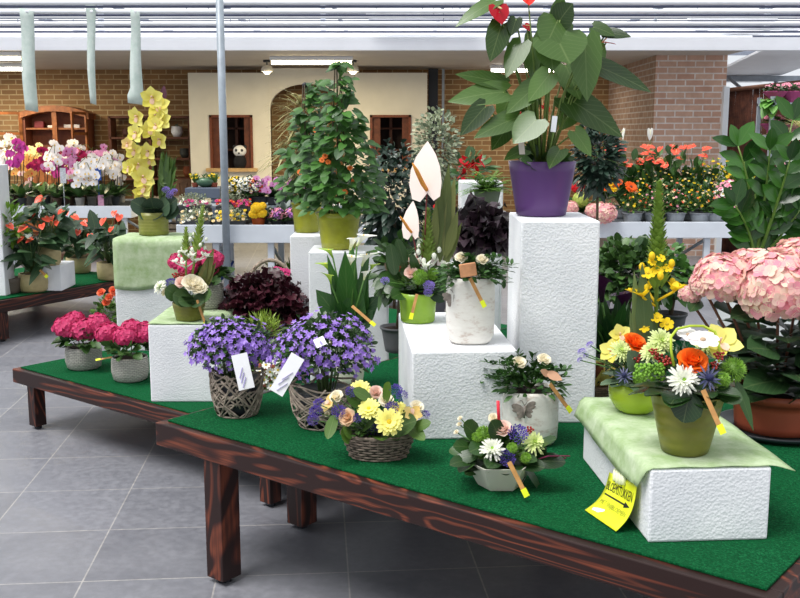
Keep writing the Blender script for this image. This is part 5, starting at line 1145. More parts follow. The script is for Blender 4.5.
climber('climbing plant with orange blooms in the front lime pot', 338, 250, 22, 17, 212, ZG + .001, ((62, 78, 334, 346, 12), (78, 110, 328, 352, 40), (110, 140, 318, 362, 90), (140, 175, 306, 372, 150), (175, 212, 302, 380, 190)), 11, ((325, 156), (328, 162), (354, 181), (322, 160), (350, 168), (345, 192)))
climber('climbing plant in the rear lime pot, left of the other', 306, 233, 15, 12, 202, ZF + .001, ((82, 110, 306, 322, 30), (110, 150, 296, 320, 70), (150, 200, 282, 322, 130)), 12, ((300, 172), (304, 178), (316, 130)))

# ================================================================ cymbidium on the tall covered block
p, r = place(151, 236, ZE + .008, 14); t = thing('orchid_arrangement', 'tall yellow orchid spray in an olive pot on the tall covered block', 'flower arrangement', p); m = mpp(p); h = zat(p, 212) - p.z
pot_part(t, 14.5 * m, 15 * m, h, m_ringed((132, 132, 56), 110, .3), n=36); top = V((0, 0, h)); start_stems()
for (px, py, s_) in ((153, 98, 24), (160, 107, 24), (138, 117, 22), (158, 117, 24), (162, 122, 22), (137, 134, 22), (156, 126, 18), (149, 131, 20), (161, 140, 22), (135, 151, 20), (128, 144, 14), (149, 152, 20), (150, 160, 18), (138, 165, 24), (130, 168, 18), (143, 178, 24), (146, 188, 24), (141, 194, 18), (149, 185, 16)):
    put(t, pr_cymb if px > 129 else pr_cymb_c, px, py, s_ * 1.1, U(-.05, 0), (U(-.6, .4), -.8, U(0, .3)), roll=U(-.3, .3))
STEMB.tube([loc_of(t, x, y_, .02) for (x, y_) in ((152, 212), (153, 170), (154, 130), (154, 96))], .005, 6); STEMB.tube([loc_of(t, x, y_, 0) for (x, y_) in ((150, 212), (146, 180), (138, 150), (134, 118))], .004, 6); end_stems(t)
b = MB()
for (x0, y0, x1, y1, w_) in ((152, 214, 130, 200, 20), (155, 214, 150, 196, 22), (160, 214, 178, 198, 22), (165, 215, 180, 210, 18), (148, 215, 138, 212, 16), (160, 212, 170, 202, 22), (156, 212, 162, 216, 20)): lpx(b, t, (x0, y0), (x1, y1), w_, -.03, -.07, ROUND, .2)
for k in range(12): a = k * 2.4; b.leaf(top, (math.cos(a), math.sin(a), U(.2, .7)), U(.09, .13), .07, .4, ROUND, .12)
b.build('leaves', leafm((34, 60, 44), (74, 100, 74), .4), t); b = MB()
for k in range(46): lpx(b, t, (U(158, 166), U(180, 205)), (U(160, 178), U(148, 190)), U(5, 7), U(-.02, .04), U(-.03, .05), LANCE, 0)
b.build('spear_leaves', leafm((60, 96, 40), (98, 132, 60), .4), t)
b = MB(); lpx(b, t, (163, 105), (164, 85), 7, .02, .02, OVAL, 0); lpx(b, t, (162, 103), (160, 90), 6, .02, .02, OVAL, 0); b.build('dark_bud', plain((90, 50, 70), .5), t)
for (px, py) in ((166, 190), (170, 195), (174, 192)): put(t, pr_stat_l, px, py, 8, -.05)

# ================================================================ olive pot on block D
p, r = place(187, 322, ZD + .006, 13); t = thing('flower_arrangement', 'arrangement with white blooms and two white spikes in a small olive pot', 'flower arrangement', p); m = mpp(p); h = zat(p, 302) - p.z
pot_part(t, 13 * m, 16.5 * m, h, m_ringed((112, 112, 40), 110, .3), n=36); top = V((0, 0, h)); b = MB()
for (x0, y0, x1, y1, w_) in ((180, 298, 164, 288, 18), (190, 302, 172, 294, 20), (195, 300, 178, 302, 16), (200, 298, 212, 294, 16), (192, 300, 204, 302, 18)): lpx(b, t, (x0, y0), (x1, y1), w_, -.04, -.09, ROUND, .2)
for k in range(14): a = k * 2.4; b.leaf(top, (math.cos(a), math.sin(a), U(.2, .7)), U(.08, .12), .055, .4, ROUND, .12)
b.build('leaves', leafm((38, 74, 34), (80, 112, 60), .38), t); b = MB()
for (x0, y0, x1, y1, w_) in ((200, 292, 214, 248, 12), (198, 290, 208, 256, 9), (202, 292, 216, 262, 9), (200, 292, 205, 262, 8)): lpx(b, t, (x0, y0), (x1, y1), w_, 0, 0, LANCE, 0)
b.build('spear_leaves', leafm((84, 106, 36), (130, 120, 60), .5, .2, .2), t); start_stems(); c = top
put(t, pr_rose_cream, 193, 283, 24, -.05, (.2, -.6, .7), stem_to=c); put(t, pr_rose_cream, 199, 287, 18, -.06, (.3, -.6, .7), stem_to=c); put(t, pr_white_chrys, 160, 287, 16, -.02, (-.6, -.5, .6), stem_to=c); put(t, pr_rose_cream, 166, 291, 12, -.02, (-.6, -.5, .6), stem_to=c); put(t, pr_rose_pink, 181, 282, 13, -.04, stem_to=c); put(t, pr_stat, 171, 283, 11, -.02, stem_to=c); put(t, pr_berries, 176, 276, 9, 0, stem_to=c); put(t, pr_berries, 183, 276, 8, .02, stem_to=c)
end_stems(t)
for (xb, yb, xt, yt, bd) in ((186, 288, 186, 228, .09), (190, 290, 203, 206, .07)):
    a_ = loc_of(t, xb, yb, 0); e_ = loc_of(t, xt, yt, 0); L = (e_ - a_).length; flower(P_spike('starflower_spike', (150, 176, 70), (246, 248, 236), 1, 60, .45, bd), t, a_, e_ - a_, L, .4)
stick(t, loc_of(t, 197, 300, -.08), loc_of(t, 206, 326, -.09), .011)

# ================================================================ woven pots with magenta hydrangea
WV = m_weave((206, 202, 194), (186, 182, 172), .011, .8)
def woven(label, px, pyb, pyt, rpx, z, heads, seed, dy=0, tagp=None, hcol=None, loc=None):
    random.seed(seed); p, r = place(px, pyb, z, rpx * .85)
    if loc: p = loc; p.z = z
    t = thing('hydrangea', label, 'plant', p, 'magenta hydrangeas in woven pots'); m = mpp(p); h = zat(p, pyt) - p.z; R_ = rpx * m
    bellied(t, [(R_ * .76, 0), (R_ * .9, h * .08), (R_ * 1.0, h * .4), (R_ * .98, h * .85), (R_ * .93, h), (R_ * .85, h), (R_ * .85, h * .9)], WV, soilz=(R_ * .84, h * .92)); b = MB(); start_stems()
    for (hx, hy, s_) in heads: put(t, pr_hyd_mag, hx, hy, s_, U(-.04, .04), (0, -.4, 1)); q = loc_of(t, hx, hy + s_ * .2); STEMB.tube([q, (q.x * .4, 0, h)], .003, 5)
    end_stems(t)
    c = V((0, 0, h + .02)); dome(b, c, R_ * 1.2, .06, 70, .075, .05, OVAL, .5, lo=0, inner=.5); b.build('leaves', LF(GR1, rough=.42), t)
    return t, m
t, m = woven('magenta hydrangea in a grey woven pot, nearest the left corner of the lower table', 80, 371, 346, 18, ZL, ((66, 327, 27), (83, 330, 30), (97, 324, 26), (74, 320, 22)), 21)
b = MB(); q0 = loc_of(t, 62, 347, -.09); q1 = loc_of(t, 76, 340, -.1); d = q1 - q0; b.box((q0 + q1) / 2, (d.length, .02, .002), d.normalized()); b.build('paper_tag', WHITE, t, False)
t, m = woven('magenta hydrangea in a grey woven pot, in front of the tall covered block', 127, 383, 356, 18.5, ZL, ((108, 333, 26), (125, 336, 26), (142, 333, 28), (132, 328, 22)), 22)
stick(t, loc_of(t, 112, 357, -.09), loc_of(t, 97, 360, -.1), .008)
lc = aty(212, 300, 5.12); t, m = woven('magenta hydrangea in a pale woven pot behind the small olive pot', 212, 308, 284, 15, ZD + .006, ((180, 262, 24), (196, 256, 26), (212, 260, 24), (188, 268, 22), (208, 270, 20)), 23, loc=aty(209, 300, D_l.y + .42))

# ================================================================ dark coral bells, basket with handle
HEU = leafm((50, 18, 30), (96, 36, 56), .4, .2, .3)
p = aty(262, 330, 5.0); p.z = ZL; t = thing('coral_bells', 'dark burgundy coral bells plant right of the covered block', 'plant', p); m = mpp(p); pot_part(t, .09, .12, .18, plain((90, 60, 50), .6)); c = loc_of(t, 263, 312)
b = MB(); dome(b, c, 42 * m, 40 * m, 330, .075, .07, HEART, .45, .12, lo=-.3, inner=.5, ruffle=.5, up=.7); b.build('foliage', HEU, t); b = MB(); stems(b, (0, 0, .15), 24, .12, c.z - .1); b.build('stems', plain((110, 40, 56), .5), t)
p = aty(480, 280, 4.36); p.z = ZJ + .001; t = thing('coral_bells', 'near-black coral bells plant left of the tallest block', 'plant', p); m = mpp(p); pot_part(t, .04, .05, .05, plain((40, 40, 40), .6)); c = loc_of(t, 482, 235, -.03)
b = MB(); dome(b, c, 27 * m, 26 * m, 90, .1, .09, HEART, .5, .12, lo=-.4, inner=.4, ruffle=.6, up=.7); b.build('foliage', leafm((34, 22, 32), (66, 46, 60), .35, .1, .3), t)
b = MB(); stems(b, (0, 0, .04), 8, .05, c.z + .02); b.build('stems', plain((70, 40, 50), .5), t)
p = aty(272, 290, 5.9); p.z = ZL; t = thing('handled_basket', 'twig basket with hoop handle and small plants behind the burgundy coral bells', 'basket', p); m = mpp(p); hb = zat(p, 288) - p.z
b = MB(); b.lathe([(20 * m, 0), (28 * m, hb * .8), (28 * m, hb), (26 * m, hb), (25 * m, hb * .8)], 28); b.build('basket_body', m_weave((150, 136, 120), (120, 106, 92)), t)
b = MB(); hz = zat(p, 259) - p.z; b.tube([(24 * m * math.cos(a), -.05 + .0 * a, hb * .9 + (hz - hb * .9) * math.sin(a)) for a in [PI * k / 16 for k in range(17)]], .012, 8); b.build('handle', plain((160, 144, 128), .8, .25, 60, .6), t)
b = MB(); dome(b, (0, 0, hb), 24 * m, .09, 240, .04, .012, LANCE, .3, lo=0); b.build('foliage', LF(GR3), t)
b = MB(); dome(b, (0, -.04, hb), 30 * m, .05, 160, .035, .024, OVAL, .3, lo=0); b.build('pale_leaves', leafm((150, 170, 100), (214, 222, 180), .5), t)
for (px, py) in ((280, 271), (285, 272), (276, 270), (288, 273), (282, 274)): put(t, pr_small['magenta'], px, py, 9, -.1)
# orange roses in a pot on the floor
p = at(108, 340, 0); t = thing('rose_plant', 'small orange rose plant on the floor behind the lower table', 'plant', p); m = mpp(p); pot_part(t, .07, .09, .12, plain((150, 90, 60), .6)); c = loc_of(t, 108, 318)
b = MB(); dome(b, c, 14 * m, 22 * m, 330, .05, .024, OVAL, .3, lo=-.5); b.build('foliage', LF(GR3), t)
for (px, py) in ((101, 292), (109, 297), (116, 292), (113, 290), (106, 302)): put(t, P_rose('rose', (240, 120, 80), (250, 150, 110)), px, py, 9, -.08)

# ================================================================ ferns and bushes in the middle distance
p = (BL_k[0] + BL_k[1] * (BL_k[3] / 2) + BL_k[2] * (BL_k[4] / 2)); p = V((p.x, p.y, ZLb + .001)); t = thing('fern', 'light green fern left of the purple pot, before a white block', 'plant', p); m = mpp(p); pot_part(t, .05, .065, .07, plain((120, 130, 110), .6))
b = MB()
for k in range(56):
    a = k * 2.4; el = U(.2, 1.2); d = V((math.cos(a) * math.cos(el), math.sin(a) * math.cos(el), math.sin(el))); L = U(.12, .21); dr = U(.5, 1.1); prev = V((0, 0, .06))
    for j in range(13):
        tt = j / 12; q = V((0, 0, .06)) + d * (L * tt) + V((0, 0, -dr * L * tt * tt * .5)); w_ = .056 * (1 - tt) ** .6
        sd = d.cross(V((0, 0, 1))).normalized()
        for sg_ in (-1, 1): b.leaf(q, sd * sg_ + d * .4, w_, .015, .3, SMALL, .1)
b.build('fronds', leafm((96, 150, 50), (140, 190, 80), .5, .3, .1), t)
def bush(name, label, px, py, rxp, ryp, y, n, L, W, mat, zbase=0, pot=(.13, .17, .28), potm=None, shape=OVAL, droop=.5, cat='plant', lo=-.6, inner=.4, group=None, trunk=.012):
    p = aty(px, py, y); cz = p.z; p.z = zbase; t = thing(name, label, cat, p, group); m = mpp(V((p.x, p.y, cz))); pot_part(t, *pot, potm or plain((92, 92, 96), .6), rim=.01); c = V((0, 0, cz - zbase))
    b = MB(); dome(b, c, rxp * m, ryp * m, n, L, W, shape, droop, .12, lo, inner); b.build('foliage', mat, t)
    b = MB(); b.tube([(0, 0, pot[2] * .85), (.01, 0, c.z * .6), (0, 0, c.z)], trunk, 7)
    for k in range(9): a = k * 2.4; b.tube([(0, 0, max(pot[2], c.z - ryp * m * U(.3, .9))), (math.cos(a) * rxp * m * .6, math.sin(a) * rxp * m * .6, c.z + U(-.3, .5) * ryp * m)], trunk * .4, 5)
    b.build('trunk', plain((104, 90, 70), .8, .2), t); return t, m, c
DG = leafm((26, 44, 36), (58, 84, 70), .32, .08, .25)
bush('weeping_fig', 'dark-leaved weeping fig behind the lime pots', 394, 205, 36, 64, 7.4, 1100, .085, .046, DG, lo=-.9, droop=.9)
bush('weeping_fig', 'small-leaved variegated weeping fig in front of the drainpipe', 436, 150, 26, 42, 8.2, 900, .05, .03, leafm((112, 132, 100), (196, 204, 170), .45, .15, .2), lo=-.9)
bush('weeping_fig', 'dark weeping fig between the purple pot and the brick corner', 598, 158, 24, 40, 8.6, 800, .085, .042, DG, lo=-.9)
bush('ivy_plant', 'trailing green ivy behind the yellow starflower spikes', 628, 275, 44, 38, 4.75, 900, .045, .042, leafm((40, 78, 34), (86, 124, 58), .42, .15, .3), zbase=ZN, pot=(.08, .11, .16), shape=HEART, lo=-.7)
bush('ivy_plant', 'loose ivy trails in front of the right bench leg', 672, 276, 24, 30, 4.9, 260, .045, .042, leafm((60, 110, 44), (100, 150, 66), .42, .15, .3), zbase=ZN, pot=(.06, .08, .13), shape=HEART, lo=-.9)
bush('leafy_plant', 'leafy green plant behind the lime cylinder arrangement', 462, 285, 30, 24, 4.32, 160, .06, .03, LF(GR4), zbase=ZN, pot=(.05, .07, .12), lo=-.5) if False else None
bush('leafy_plant', 'bushy green plant in the gap behind the lime cylinder arrangement', 398, 270, 26, 34, 4.6, 150, .09, .05, LF(GR1), zbase=ZN, pot=(.06, .08, .12), lo=-.8)
p = aty(470, 200, 7.2); t, m, c = bush('poinsettia', 'red bromeliad glimpsed beneath the big anthurium leaves', 470, 178, 20, 24, 7.2, 90, .12, .05, LF(GR4), lo=-.7)
b = MB(); 
for k in range(40): b.leaf(c + V((U(-.08, .06), U(-.25, -.1), U(-.02, .16))), (U(-1, 1), U(-.6, 0), U(-.5, 1)), .07, .03, .2, LANCE, .1)
b.build('red_bracts', petal((176, 14, 30), (210, 24, 40)), t)
t, m, c = bush('azalea', 'pinkish red azalea between the vase foliage and dark coral bells', 448, 222, 18, 20, 5.3, 170, .04, .018, LF(GR1), zbase=ZL, pot=(.06, .08, .14), lo=-.7)
for k in range(26): q = c + V((U(-.09, .09), U(-.12, -.05), U(-.08, .09))); flower(pr_small['red'] if k % 2 else pr_small['magenta'], t, q, (U(-.4, .4), -.8, .5), U(.012, .018))
# dracaena: tall rosette of narrow cream-edged leaves
p = at(300, 330, 0); p.y = 8.3; p = V((aty(298, 200, 8.3).x, 8.3, 0)); t = thing('dracaena', 'tall dracaena with narrow cream-edged leaves in front of the arch', 'plant', p); m = mpp(p); pot_part(t, .13, .17, .28, plain((90, 90, 92), .6)); b = MB()
for (px, py, n_) in ((300, 110, 90), (292, 150, 80), (308, 128, 60), (298, 175, 50)):
    c = loc_of(t, px, py)
    for k in range(n_): a = U(0, 6.28); e = U(-.4, 1); b.leaf(c + V((0, 0, U(-.1, .1))), (math.cos(a), math.sin(a), e), U(.22, .36), .017, .7, STRAP, .1)
b.build('leaves', leafm((104, 116, 60), (196, 186, 126), .5, .2, .2, edge=(214, 204, 150)), t); b = MB(); b.tube([(0, 0, .25), loc_of(t, 298, 130)], .018, 7); b.tube([(0, 0, .25), loc_of(t, 292, 160)], .015, 7); b.build('trunk', plain((130, 112, 84), .8, .2, 30), t)
# zamioculcas on the block behind the hydrangea
p = (BK[0] + BK[1] * (BK[3] / 2) + BK[2] * (BK[4] / 2)); p = V((p.x - .02, p.y, ZK + .001)); t = thing('zz_plant', 'glossy upright zz plant behind the pink hydrangea', 'plant', p); m = mpp(p); pot_part(t, .06, .08, .13, plain((96, 88, 84), .6)); b = MB(); sb = MB()
for (xt, yt, xm, ym, dy) in ((738, 146, 757, 200, 0), (770, 150, 766, 200, -.05), (793, 120, 776, 190, 0), (812, 150, 785, 200, .02), (752, 175, 760, 215, .06), (790, 160, 778, 205, -.08), (735, 205, 755, 235, -.03), (800, 210, 782, 235, -.04)):
    P0 = V((0, 0, .1)); P1 = loc_of(t, xm, ym, dy); P2 = loc_of(t, xt, yt, dy * 2); n_ = 7; pts = []
    for j in range(n_ + 1): u = j / n_; pts.append(P0 * (1 - u) ** 2 + P1 * (2 * u * (1 - u)) + P2 * u * u)
    sb.tube(pts, [.009 * (1 - .7 * j / n_) for j in range(n_ + 1)], 6)
    for j in range(2, n_ + 1):
        tan = (pts[j] - pts[j - 1]).normalized(); sd = tan.cross(V((U(-.3, .3), -1, .2))).normalized()
        for sg_ in (-1, 1): b.leaf(pts[j], sd * sg_ + tan * .9, U(.105, .135), U(.052, .066), .15, OVAL, .2, (U(-.4, .4), -.8, .5))
    b.leaf(pts[-1], tan, .1, .05, .1, OVAL, .2, (0, -.8, .5))
b.build('leaves', leafm((30, 72, 24), (70, 124, 44), .22, .15, .2), t); sb.build('stems', plain((110, 140, 60), .4), t)
# ================================================================ beige pots with orange anthuriums on the far left table
def small_anth(label, px, pyb, pyt, rpx, z, fl, seed, box, loc=None):
    random.seed(seed); p, r = place(px, pyb, z, rpx * .9)
    t = thing('anthurium', label, 'plant', p, 'orange anthuriums in beige pots'); m = mpp(p); h = zat(p, pyt) - p.z; R_ = rpx * m
    bellied(t, [(R_ * .8, 0), (R_ * .96, h * .12), (R_ * 1.02, h * .5), (R_, h), (R_ * .9, h), (R_ * .9, h * .88)], BEIGE, soilz=(R_ * .89, h * .9)); x0, x1, y0, y1 = box; b = MB(); sb = MB()
    for k in range(44):
        q = loc_of(t, U(x0, x1), U(y0, y1), U(-.2, .16)); b.leaf(q, (q.x * 2 + U(-.5, .5), U(-1, .3), U(-.5, .5)), U(.12, .18), U(.07, .11), .3, HEART, .1, (0, -.5, .9)); sb.tube([q, (q.x * .4, q.y * .4, (q.z + h) / 2), (0, 0, h * .9)], .003, 4)
    b.build('leaves', leafm((28, 58, 34), (64, 98, 60), .35, .12, .3), t)
    for (fx_, fy_, s_) in fl: q = loc_of(t, fx_, fy_, -.18); flower(pr_anth_or, t, q, (U(-.4, .4), -.6, .7), s_ * .6 * m, PI + U(-.8, .8)); sb.tube([q, (q.x * .5, q.y * .5, (q.z + h) * .52), (0, 0, h * .9)], .003, 4)
    sb.build('stalks', plain((90, 110, 60), .5), t); return t
ta = small_anth('orange anthurium in a beige pot, nearest the left edge of the photo', 30, 293, 273, 14, ZL, ((10, 226, 9), (23, 228, 11), (21, 239, 9), (30, 240, 8), (42, 226, 9)), 31, (4, 48, 232, 264)); stick(ta, loc_of(ta, 40, 270, -.15), loc_of(ta, 47, 277, -.16), .02)
small_anth('orange anthurium in a beige pot standing on the low foam block', 47, 266, 246, 11, ZM + .001, ((40, 199, 11), (32, 216, 9), (46, 219, 9), (62, 213, 11), (57, 222, 9), (52, 218, 8)), 32, (28, 66, 206, 240))
small_anth('orange anthurium in a beige pot, second from the right on the far left table', 76, 274, 257, 12, ZL, ((66, 212, 8), (75, 217, 9), (84, 223, 9), (90, 221, 9), (78, 232, 8), (92, 237, 9)), 33, (60, 96, 222, 252))
small_anth('orange anthurium in a beige pot, rightmost on the far left table', 107, 281, 262, 12, ZL, ((103, 221, 10), (114, 213, 8), (119, 217, 10), (111, 229, 8), (90, 236, 8)), 34, (92, 124, 224, 258))
p = aty(7, 250, F0.y + .35); p.z = ZL; t = thing('lime_foliage_plant', 'bright lime foliage plant beside the tall foam block at the left edge', 'plant', p); m = mpp(p); pot_part(t, .08, .1, .12, plain((100, 90, 80), .6)); b = MB(); dome(b, loc_of(t, 8, 228), 14 * m, 26 * m, 220, .09, .03, LANCE, .3, lo=-.7); b.build('foliage', leafm((110, 160, 40), (150, 196, 70), .5), t); b = MB(); stems(b, (0, 0, .1), 8, .08, .4); b.build('stems', STEMG, t)

# ================================================================ moth orchids
ORD = ['first', 'second', 'third', 'fourth', 'fifth', 'sixth', 'seventh', 'eighth', 'ninth', 'tenth', 'eleventh', 'twelfth', 'thirteenth', 'fourteenth', 'fifteenth']
OC = {'white': P_phal('orchid_flower', (246, 244, 248), (252, 250, 252), (236, 200, 90)), 'magenta': P_phal('orchid_flower', (186, 44, 150), (208, 84, 178), (130, 20, 90)), 'crimson': P_phal('orchid_flower', (168, 22, 88), (196, 44, 110), (110, 10, 50)), 'apricot': P_phal('orchid_flower', (236, 180, 96), (244, 206, 140), (200, 70, 60)), 'cream': P_phal('orchid_flower', (240, 226, 160), (246, 238, 196), (220, 150, 60)), 'pink': P_phal('orchid_flower', (222, 140, 208), (238, 186, 226), (190, 50, 130)), 'pale pink': P_phal('orchid_flower', (240, 214, 230), (248, 232, 240), (200, 80, 140))}
OLEAF = leafm((36, 72, 34), (70, 110, 54), .35, .1, .2); cnt = {}
lst = [(0, 163, 'white'), (8, 158, 'white'), (2, 178, 'pink'), (9, 145, 'white'), (22, 152, 'magenta'), (16, 170, 'pale pink'), (31, 161, 'apricot'), (38, 155, 'cream'), (46, 160, 'crimson'), (53, 162, 'crimson'), (57, 153, 'white'), (60, 168, 'magenta'), (66, 163, 'white'), (70, 157, 'pink'), (74, 152, 'white'), (82, 156, 'crimson'), (88, 159, 'pink'), (80, 170, 'white'), (92, 165, 'white'), (100, 155, 'pink'), (103, 164, 'white'), (110, 162, 'white'), (116, 167, 'white'), (121, 160, 'white'), (113, 172, 'white')]
lst.sort(key=lambda q: q[0])
near = {}
for i, (px, py, cn) in enumerate(lst):
    random.seed(100 + i); cnt[cn] = cnt.get(cn, 0) + 1; row = (i * 2) % 5; y = bn1[3] + .16 + row * .24; pb = aty(px, 200, y); p = V((pb.x, y, ZBn - .02 + .001))
    t = thing('moth_orchid', '%s moth orchid, %s %s one from the left on the far bench' % (cn, ORD[cnt[cn] - 1], cn), 'orchid', p, 'moth orchids on the far bench'); m = mpp(p)
    pot_part(t, .045, .06, .11, plain(((150, 148, 144), (80, 60, 48), (60, 64, 68))[i % 3], .5)); b = MB()
    for k in range(12): a = k * 2.4; b.leaf((0, 0, .1), (math.cos(a), math.sin(a) - .2, U(.3, 1.6)), U(.2, .34), .085, .6, OVAL, .15)
    b.build('leaves', OLEAF, t); sb = MB(); st = MB()
    for s in range(2):
        a = U(-.4, .4) + s * .25 - .12; topz = loc_of(t, px + s * 5 - 2, py - 6).z; x_ = loc_of(t, px + s * 5 - 2, py).x; pts = [(0, 0, .1), (x_ * .5, 0, .1 + (topz - .1) * .5), (x_, -.02, topz), (x_ + a * .3, -.1, topz + .02), (x_ + a * .5, -.16, topz - .07)]
        sb.tube(pts, .004, 5); st.tube([(x_ * .1, 0, .09), (x_ * .9, 0, topz * .96)], .005, 5)
        nf = 8
        for k in range(nf):
            u = k / (nf - 1); q = V(pts[2]).lerp(V(pts[4]), u) + V((U(-.05, .05), U(-.05, 0), U(-.06, .05) - .12 * u)); flower(OC[cn], t, q, (U(-.5, .5), -1, U(-.1, .4)), U(.046, .062), U(-.3, .3))
    sb.build('flower_stem', plain((70, 84, 40), .5), t); st.build('support_stake', plain((30, 34, 40), .5), t)
# card on the bench
for (px, py, c, lab) in ((101, 203, (206, 150, 180), 'pink picture card standing on the front of the orchid bench'), (63, 176, (214, 218, 226), 'white plastic sleeve standing among the moth orchids'), (98, 173, (30, 90, 190), 'blue tag hanging among the white moth orchids')):
    p = aty(px, py, bn1[3] + .045); p.z = ZBn + .001 if px != 98 else ZBn + .001; hh = zat(p, py - 8) - p.z
    b = MB(); b.b2(-.035, .035, -.002, .002, max(0, hh - .18), hh); b.b2(-.003, .003, -.001, .003, 0, hh); tag(b.build('plant_card', plain(c, .5, .15, 40), None, False, loc=p), lab, 'card')

# ================================================================ potted rows on the benches
POTG = plain((168, 174, 182), .5); POTT = plain((140, 70, 50), .6); POTD = plain((56, 58, 62), .5)
def small_pot(name, label, px, y, z, rpx, hpx, kind, fcol, nfl, group, leafmat=None, potm=POTG, pyb=None, up=1.0, fs=.016, potr=.07, poth=.085, spread=1.0):
    p = aty(px, 200, y); p.z = z; t = thing(name, label, 'plant', p, group); m = mpp(p)
    pot_part(t, potr * .78, potr, poth, potm, rim=.01, n=20); b = MB(); rx = rpx * m; rz = hpx * m; c = V((0, 0, poth + rz * .25))
    if kind == 'mound': dome(b, c, rx, rz, 330, .05, .02, OVAL, .3, lo=-.15)
    elif kind == 'broad': bunch(b, (0, 0, poth * .9), 22, rz * 1.1, .06, .9, .6, OVAL, .15); 
    elif kind == 'tall': bunch(b, (0, 0, poth * .9), 26, rz * 1.25, .08, .6, .4, OVAL, .15); dome(b, c, rx, rz * 1.1, 60, .15, .085, OVAL, .3, lo=-.1)
    b.build('foliage', leafmat or LF(GR4), t)
    if isinstance(fcol, str): fcol = (fcol,)
    for k in range(nfl):
        zz = 1 - 1.0 * (k + .5) / nfl; q = math.sqrt(1 - zz * zz); a = k * 2.39996; a = a if math.sin(a) < .4 else -a
        pos = c + V((q * math.cos(a) * rx * spread, q * math.sin(a) * rx * spread, zz * rz * up + .01)); f_ = fcol[k % len(fcol)]
        if callable(f_) or isinstance(f_, tuple): flower(f_, t, pos, (q * math.cos(a) + U(-.3, .3), q * math.sin(a) - .5, .6), fs * U(.85, 1.15))
        else: flower(pr_small[f_], t, pos, (q * math.cos(a), q * math.sin(a) - .4, zz + .5), fs * U(.85, 1.15))
    return t
zb = ZBn - .02 + .001; y3 = bn3[3]
# front row, right bench: mixed chrysanthemums
row = [(633, ('yellow', 'orange', 'cream')), (655, ('coral', 'pink', 'cream')), (676, ('pink', 'cream', 'coral')), (700, ('yellow', 'orange', 'cream')), (716, ('cream', 'orange'))]
for k, (px, fc) in enumerate(row): random.seed(200 + k); small_pot('potted_chrysanthemum', '%s front-row chrysanthemum pot from the left on the right bench, with %s blooms' % (ORD[k], fc[0]), px, y3 + .14, zb, 13, 17, 'mound', fc, 18, 'chrysanthemums in the front row', leafm((44, 84, 34), (92, 136, 56)), potr=.1, poth=.1, fs=.013)
for k in range(7): random.seed(220 + k); fc = (('yellow', 'orange'), ('pink', 'cream'), ('coral', 'cream'), ('yellow',), ('yellow', 'cream'), ('orange', 'yellow'), ('yellow',))[k]; small_pot('potted_chrysanthemum', '%s second-row chrysanthemum pot from the left on the right bench, %s blooms' % (ORD[k], fc[0]), 640 + k * 17, y3 + .42, zb, 12, 26, 'mound', fc, 15, 'chrysanthemums in the second row', fs=.014)
# gerberas
t = small_pot('gerbera', 'gerbera pot with yellow and orange daisies beside the tallest block', 604, y3 + .14, zb, 14, 20, 'broad', 'yellow', 0, 'bench plants', LF(GR4), potm=POTT)
g_y = P_daisy('gerbera_flower', (250, 208, 30), (200, 150, 40), 18, 2); g_o = P_daisy('gerbera_flower', (242, 104, 34), (120, 60, 40), 18, 2); start_stems()
for (px, py, s_, g) in ((613, 187, 12, g_y), (610, 182, 10, g_y), (598, 184, 11, g_o), (605, 188, 10, g_o), (618, 183, 10, g_o), (631, 187, 14, g_o)): put(t, g, px, py, s_, -.05, (U(-.4, .4), -.7, .7), stem_to=(0, 0, .1))
end_stems(t)
# pink hydrangea and red kalanchoe beside the purple pot
t = small_pot('hydrangea', 'small pink hydrangea at the left end of the right bench', 598, y3 - .0 + .14, zb, 14, 14, 'broad', 'pink', 0, 'bench hydrangeas', potm=POTT)
for (px, py, s_) in ((604, 213, 26), (594, 211, 18)): put(t, pr_hyd_pink, px, py, s_, -.16, (0, -.6, .8))
t = small_pot('hydrangea', 'pink hydrangea half hidden behind the purple pot', 576, y3 + .3, zb, 12, 14, 'broad', 'pink', 0, 'bench hydrangeas', potm=POTT); put(t, pr_hyd_pink, 571, 208, 16, -.2)
t = small_pot('hydrangea', 'pale green hydrangea right of the purple pot', 582, y3 + .42, zb, 11, 20, 'broad', 'yellow', 0, 'bench hydrangeas'); put(t, P_hydr('flower_head', (190, 206, 96), (214, 222, 130)), 580, 200, 16, -.1)
t = small_pot('geranium', 'bright red double-flowered plant right of the purple pot', 579, y3 + .6, zb, 11, 26, 'broad', 'yellow', 0, 'bench plants'); put(t, P_hydr('flower_head', (214, 20, 36), (230, 40, 50)), 578, 187, 14, -.1)
# pink-white impatiens behind the zz plant
for k, (px, py_, fc, lab) in enumerate(((728, 0, ('pink', 'pink', 'white'), 'pink and white dianthus left of the zz plant'), (744, 0, ('pink', 'white', 'pink'), 'pink and white dianthus directly behind the zz plant'), (757, .1, ('pink', 'red', 'white'), 'pink and red dianthus right behind the zz plant stem'))):
    random.seed(240 + k); small_pot('dianthus', lab, px, y3 + .16 + py_, zb, 15, 26, 'mound', fc, 40, 'pink dianthus on the right bench', potm=POTT, fs=.03)
for k, (px, dy, fc) in enumerate(((776, .1, ('white', 'cream')), (788, .14, ('white', 'pink')), (802, .1, ('cream', 'white')), (782, .4, ('pink', 'cream')), (798, .45, ('pink', 'white')), (770, .5, ('pink', 'red')))):
    random.seed(250 + k); small_pot('begonia', ['low white-flowered begonia just right of the zz plant', 'white and pink begonia near the right edge in the front row', 'cream begonia at the right edge of the bench', 'pink and cream begonia behind the white ones', 'pink and white begonia at the right edge, rear row', 'pink and red begonia behind the zz plant leaves'][k], px, y3 + dy, zb, 13, 30 + (10 if dy > .3 else 0), 'mound', fc, 34, 'begonias at the right edge', LF(GR2), POTD, fs=.022)
